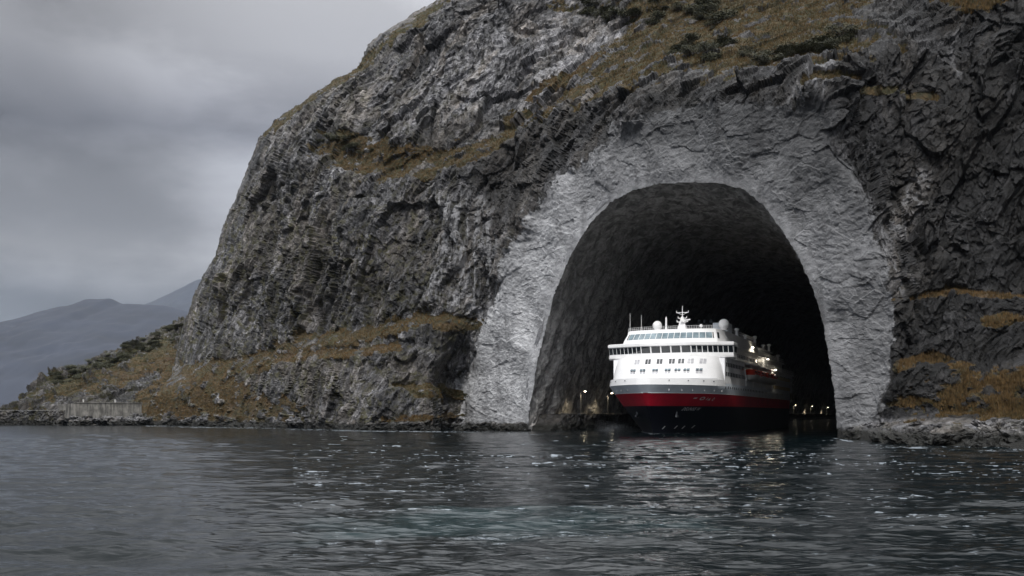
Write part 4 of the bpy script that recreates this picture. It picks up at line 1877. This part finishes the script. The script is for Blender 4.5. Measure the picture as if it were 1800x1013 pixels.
# ------------------------------------------------------------------ water
def build_water():
    pys = np.concatenate([np.array([1400, 1250, 1150, 1100, 1060]), np.linspace(1035, 800, 560), np.linspace(799.6, 742, 200),
                          np.linspace(741, 730, 24), np.array([729.4, 728.8, 728.4, 728.2])])
    pxs = np.concatenate([np.linspace(-3500, -120, 40), np.linspace(-100, 1900, 1050), np.linspace(1920, 5300, 40)])
    Yv = H * F / (pys - HY)
    nr, nc = len(pys), len(pxs)
    PX, YY = np.meshgrid(pxs, Yv)
    X = (PX - HX) * YY / F
    dY = np.abs(np.gradient(Yv))
    dY = np.repeat(dY[:, None], nc, 1)
    r = np.random.default_rng(21)
    Z = np.zeros_like(X)
    DX = np.zeros_like(X)
    DY = np.zeros_like(X)
    nW = 150
    lam = np.exp(r.uniform(math.log(.24), math.log(5.5), nW))
    for i in range(nW):
        th = r.normal(R(86), R(15 if i % 4 else 40))
        kx, ky = math.cos(th), math.sin(th)
        k = 2 * math.pi / lam[i]
        s = .0180 * (1.15 if lam[i] < .9 else 1.0) * r.uniform(.6, 1.3)
        A = s / k
        vis = sstep(1.3, 2.8, lam[i] / dY)
        ph = k * (kx * X + ky * YY) + r.uniform(0, 6.283)
        Z += A * vis * np.sin(ph)
        q = .8 * A * vis * np.cos(ph)
        DX += kx * q
        DY += ky * q
    # gusts: patches of livelier and calmer water
    pts = np.stack([X.ravel() / 26, YY.ravel() / 13, np.full(X.size, .5)], -1)
    gust = np.clip(1 + .8 * fbm(pts, 3).reshape(X.shape), .45, 1.7)
    far = sstep(700, 150, YY)
    Z *= gust
    V = np.stack([X + DX * gust, YY + DY * gust, Z], -1)
    # position relative to ship and tunnel
    rel = np.stack([X - B0.x, YY - B0.y], -1)
    bb, aa = rel @ PT, rel @ AX
    # foam: broken streaks on the crests, a line along the hull
    hgt = Z / (Z[5:560].std() + 1e-6)
    st = fbm(np.stack([X.ravel() / 2.6, YY.ravel() / .7, np.full(X.size, 4.)], -1), 4, .6).reshape(X.shape)
    pt = fbm(np.stack([X.ravel() / 14 + 9, YY.ravel() / 7, np.full(X.size, 9.)], -1), 3).reshape(X.shape)
    foam = .85 * sstep(.33, .58, st + .42 * pt + .08 * hgt)
    fine = fbm(np.stack([X.ravel() / .75, YY.ravel() / .26, np.full(X.size, 7.)], -1), 3).reshape(X.shape)
    fleck = sstep(.26, .46, fine + .30 * pt + .09 * hgt) * sstep(190, 80, YY)
    foam = np.maximum(foam, .8 * fleck)
    foam *= np.where(bb * 0 + X < -.22 * YY, .45, 1.0)
    foam *= np.where(aa > 25, .15, 1) * np.interp(YY, [24, 45], [.45, 1])
    PYs = np.repeat(pys[:, None], nc, 1)
    for line in ([(1476, 772), (1520, 780), (1560, 784), (1700, 791), (1830, 794)], [(255, 748), (450, 752), (640, 757), (930, 760)]):
        ly = interp_line(line, PX)
        ok = (PX > line[0][0]) & (PX < line[-1][0])
        lap = sstep(2.6, .4, np.abs(PYs - ly - 1.0 - 2.0 * st)) * sstep(-.25, .25, fine + pt)
        foam = np.where(ok, np.maximum(foam, .75 * lap), foam)
    hbw = np.array([hb(a, 0.0) for a in np.linspace(-5, 130, 271)])
    hw = np.interp(aa, np.linspace(-5, 130, 271), hbw)
    dist = np.abs(bb) - hw
    near = (aa > -1.5) & (aa < 60)
    foam = np.where(near & (dist < .55) & (dist > -1.5), np.maximum(foam, .85), foam)
    # stirred, greener water where a wash came up
    e1 = np.hypot((X + .6) / 7.5, (YY - 37) / 6.5)
    e2 = np.hypot((X - 11) / 6.0, (YY - 32) / 4.5)
    mk = fbm(np.stack([X.ravel() / 4, YY.ravel() / 4, np.full(X.size, 2.)], -1), 3).reshape(X.shape)
    murk = np.clip(sstep(1.25, .2, e1 + .9 * mk) * .6 + sstep(1.2, .3, e2 + .4 * mk) * .0, 0, 1)
    rough = np.interp(YY, [20, 60, 150, 300, 2000], [.03, .04, .08, .12, .2])
    me = np_mesh('sea_water', V.reshape(-1, 3), grid_faces(nr, nc)[:, ::-1], True)
    set_attr(me, 'foam', foam)
    set_attr(me, 'murk', murk)
    set_attr(me, 'rough', rough)
    o = link_mesh('water', me, None, [M['water']])
    tag(o, 'dark choppy fjord water with broken flecks of foam', 'water', kind='structure')


build_water()


# ------------------------------------------------------------------ haze
def build_haze():
    bm = bmesh.new()
    bmesh.ops.create_cube(bm, size=1)
    me = bpy.data.meshes.new('haze')
    bm.to_mesh(me)
    bm.free()
    o = link_mesh('haze', me)
    o.scale = (26000, 24000, 1700)
    o.location = (-2000, 8000, 850 - 12)
    m = bpy.data.materials.new('haze')
    m.use_nodes = True
    nt = m.node_tree
    nt.nodes.clear()
    out = nt.nodes.new('ShaderNodeOutputMaterial')
    v = nt.nodes.new('ShaderNodeVolumePrincipled')
    v.inputs['Color'].default_value = (.74, .85, 1.0, 1)
    v.inputs['Density'].default_value = 1.7e-5
    nt.links.new(v.outputs[0], out.inputs['Volume'])
    me.materials.append(m)
    tag(o, 'pale blue grey haze over the fjord and the far mountains', 'haze', kind='stuff')


build_haze()


def build_spray():
    bm = bmesh.new()
    bmesh.ops.create_icosphere(bm, subdivisions=3, radius=1)
    me = bpy.data.meshes.new('spray')
    bm.to_mesh(me)
    bm.free()
    o = link_mesh('spray', me)
    loc = np.array([B0.x, B0.y]) + PT * -11.0 + AX * 9.0
    o.location = (loc[0], loc[1], .9)
    o.rotation_euler = (0, 0, TH)
    o.scale = (5.5, 9, 1.9)
    m = bpy.data.materials.new('spray')
    m.use_nodes = True
    nt = m.node_tree
    nt.nodes.clear()
    k = NB(nt)
    out = nt.nodes.new('ShaderNodeOutputMaterial')
    v = nt.nodes.new('ShaderNodeVolumePrincipled')
    v.inputs['Color'].default_value = (.85, .90, .97, 1)
    c = nt.nodes.new('ShaderNodeTexCoord').outputs['Object']
    ln = nt.nodes.new('ShaderNodeVectorMath')
    ln.operation = 'LENGTH'
    nt.links.new(c, ln.inputs[0])
    f = k.rng(ln.outputs['Value'], .95, .1)
    n = k.noise(c, 2.2, 4, .6, .3)
    nt.links.new(k.math('MULTIPLY', k.math('MULTIPLY', f, k.rng(n, .35, .7)), .03), v.inputs['Density'])
    nt.links.new(v.outputs[0], out.inputs['Volume'])
    me.materials.append(m)
    tag(o, 'thin white spray thrown up beside the ship bow', 'spray', kind='stuff')


build_spray()
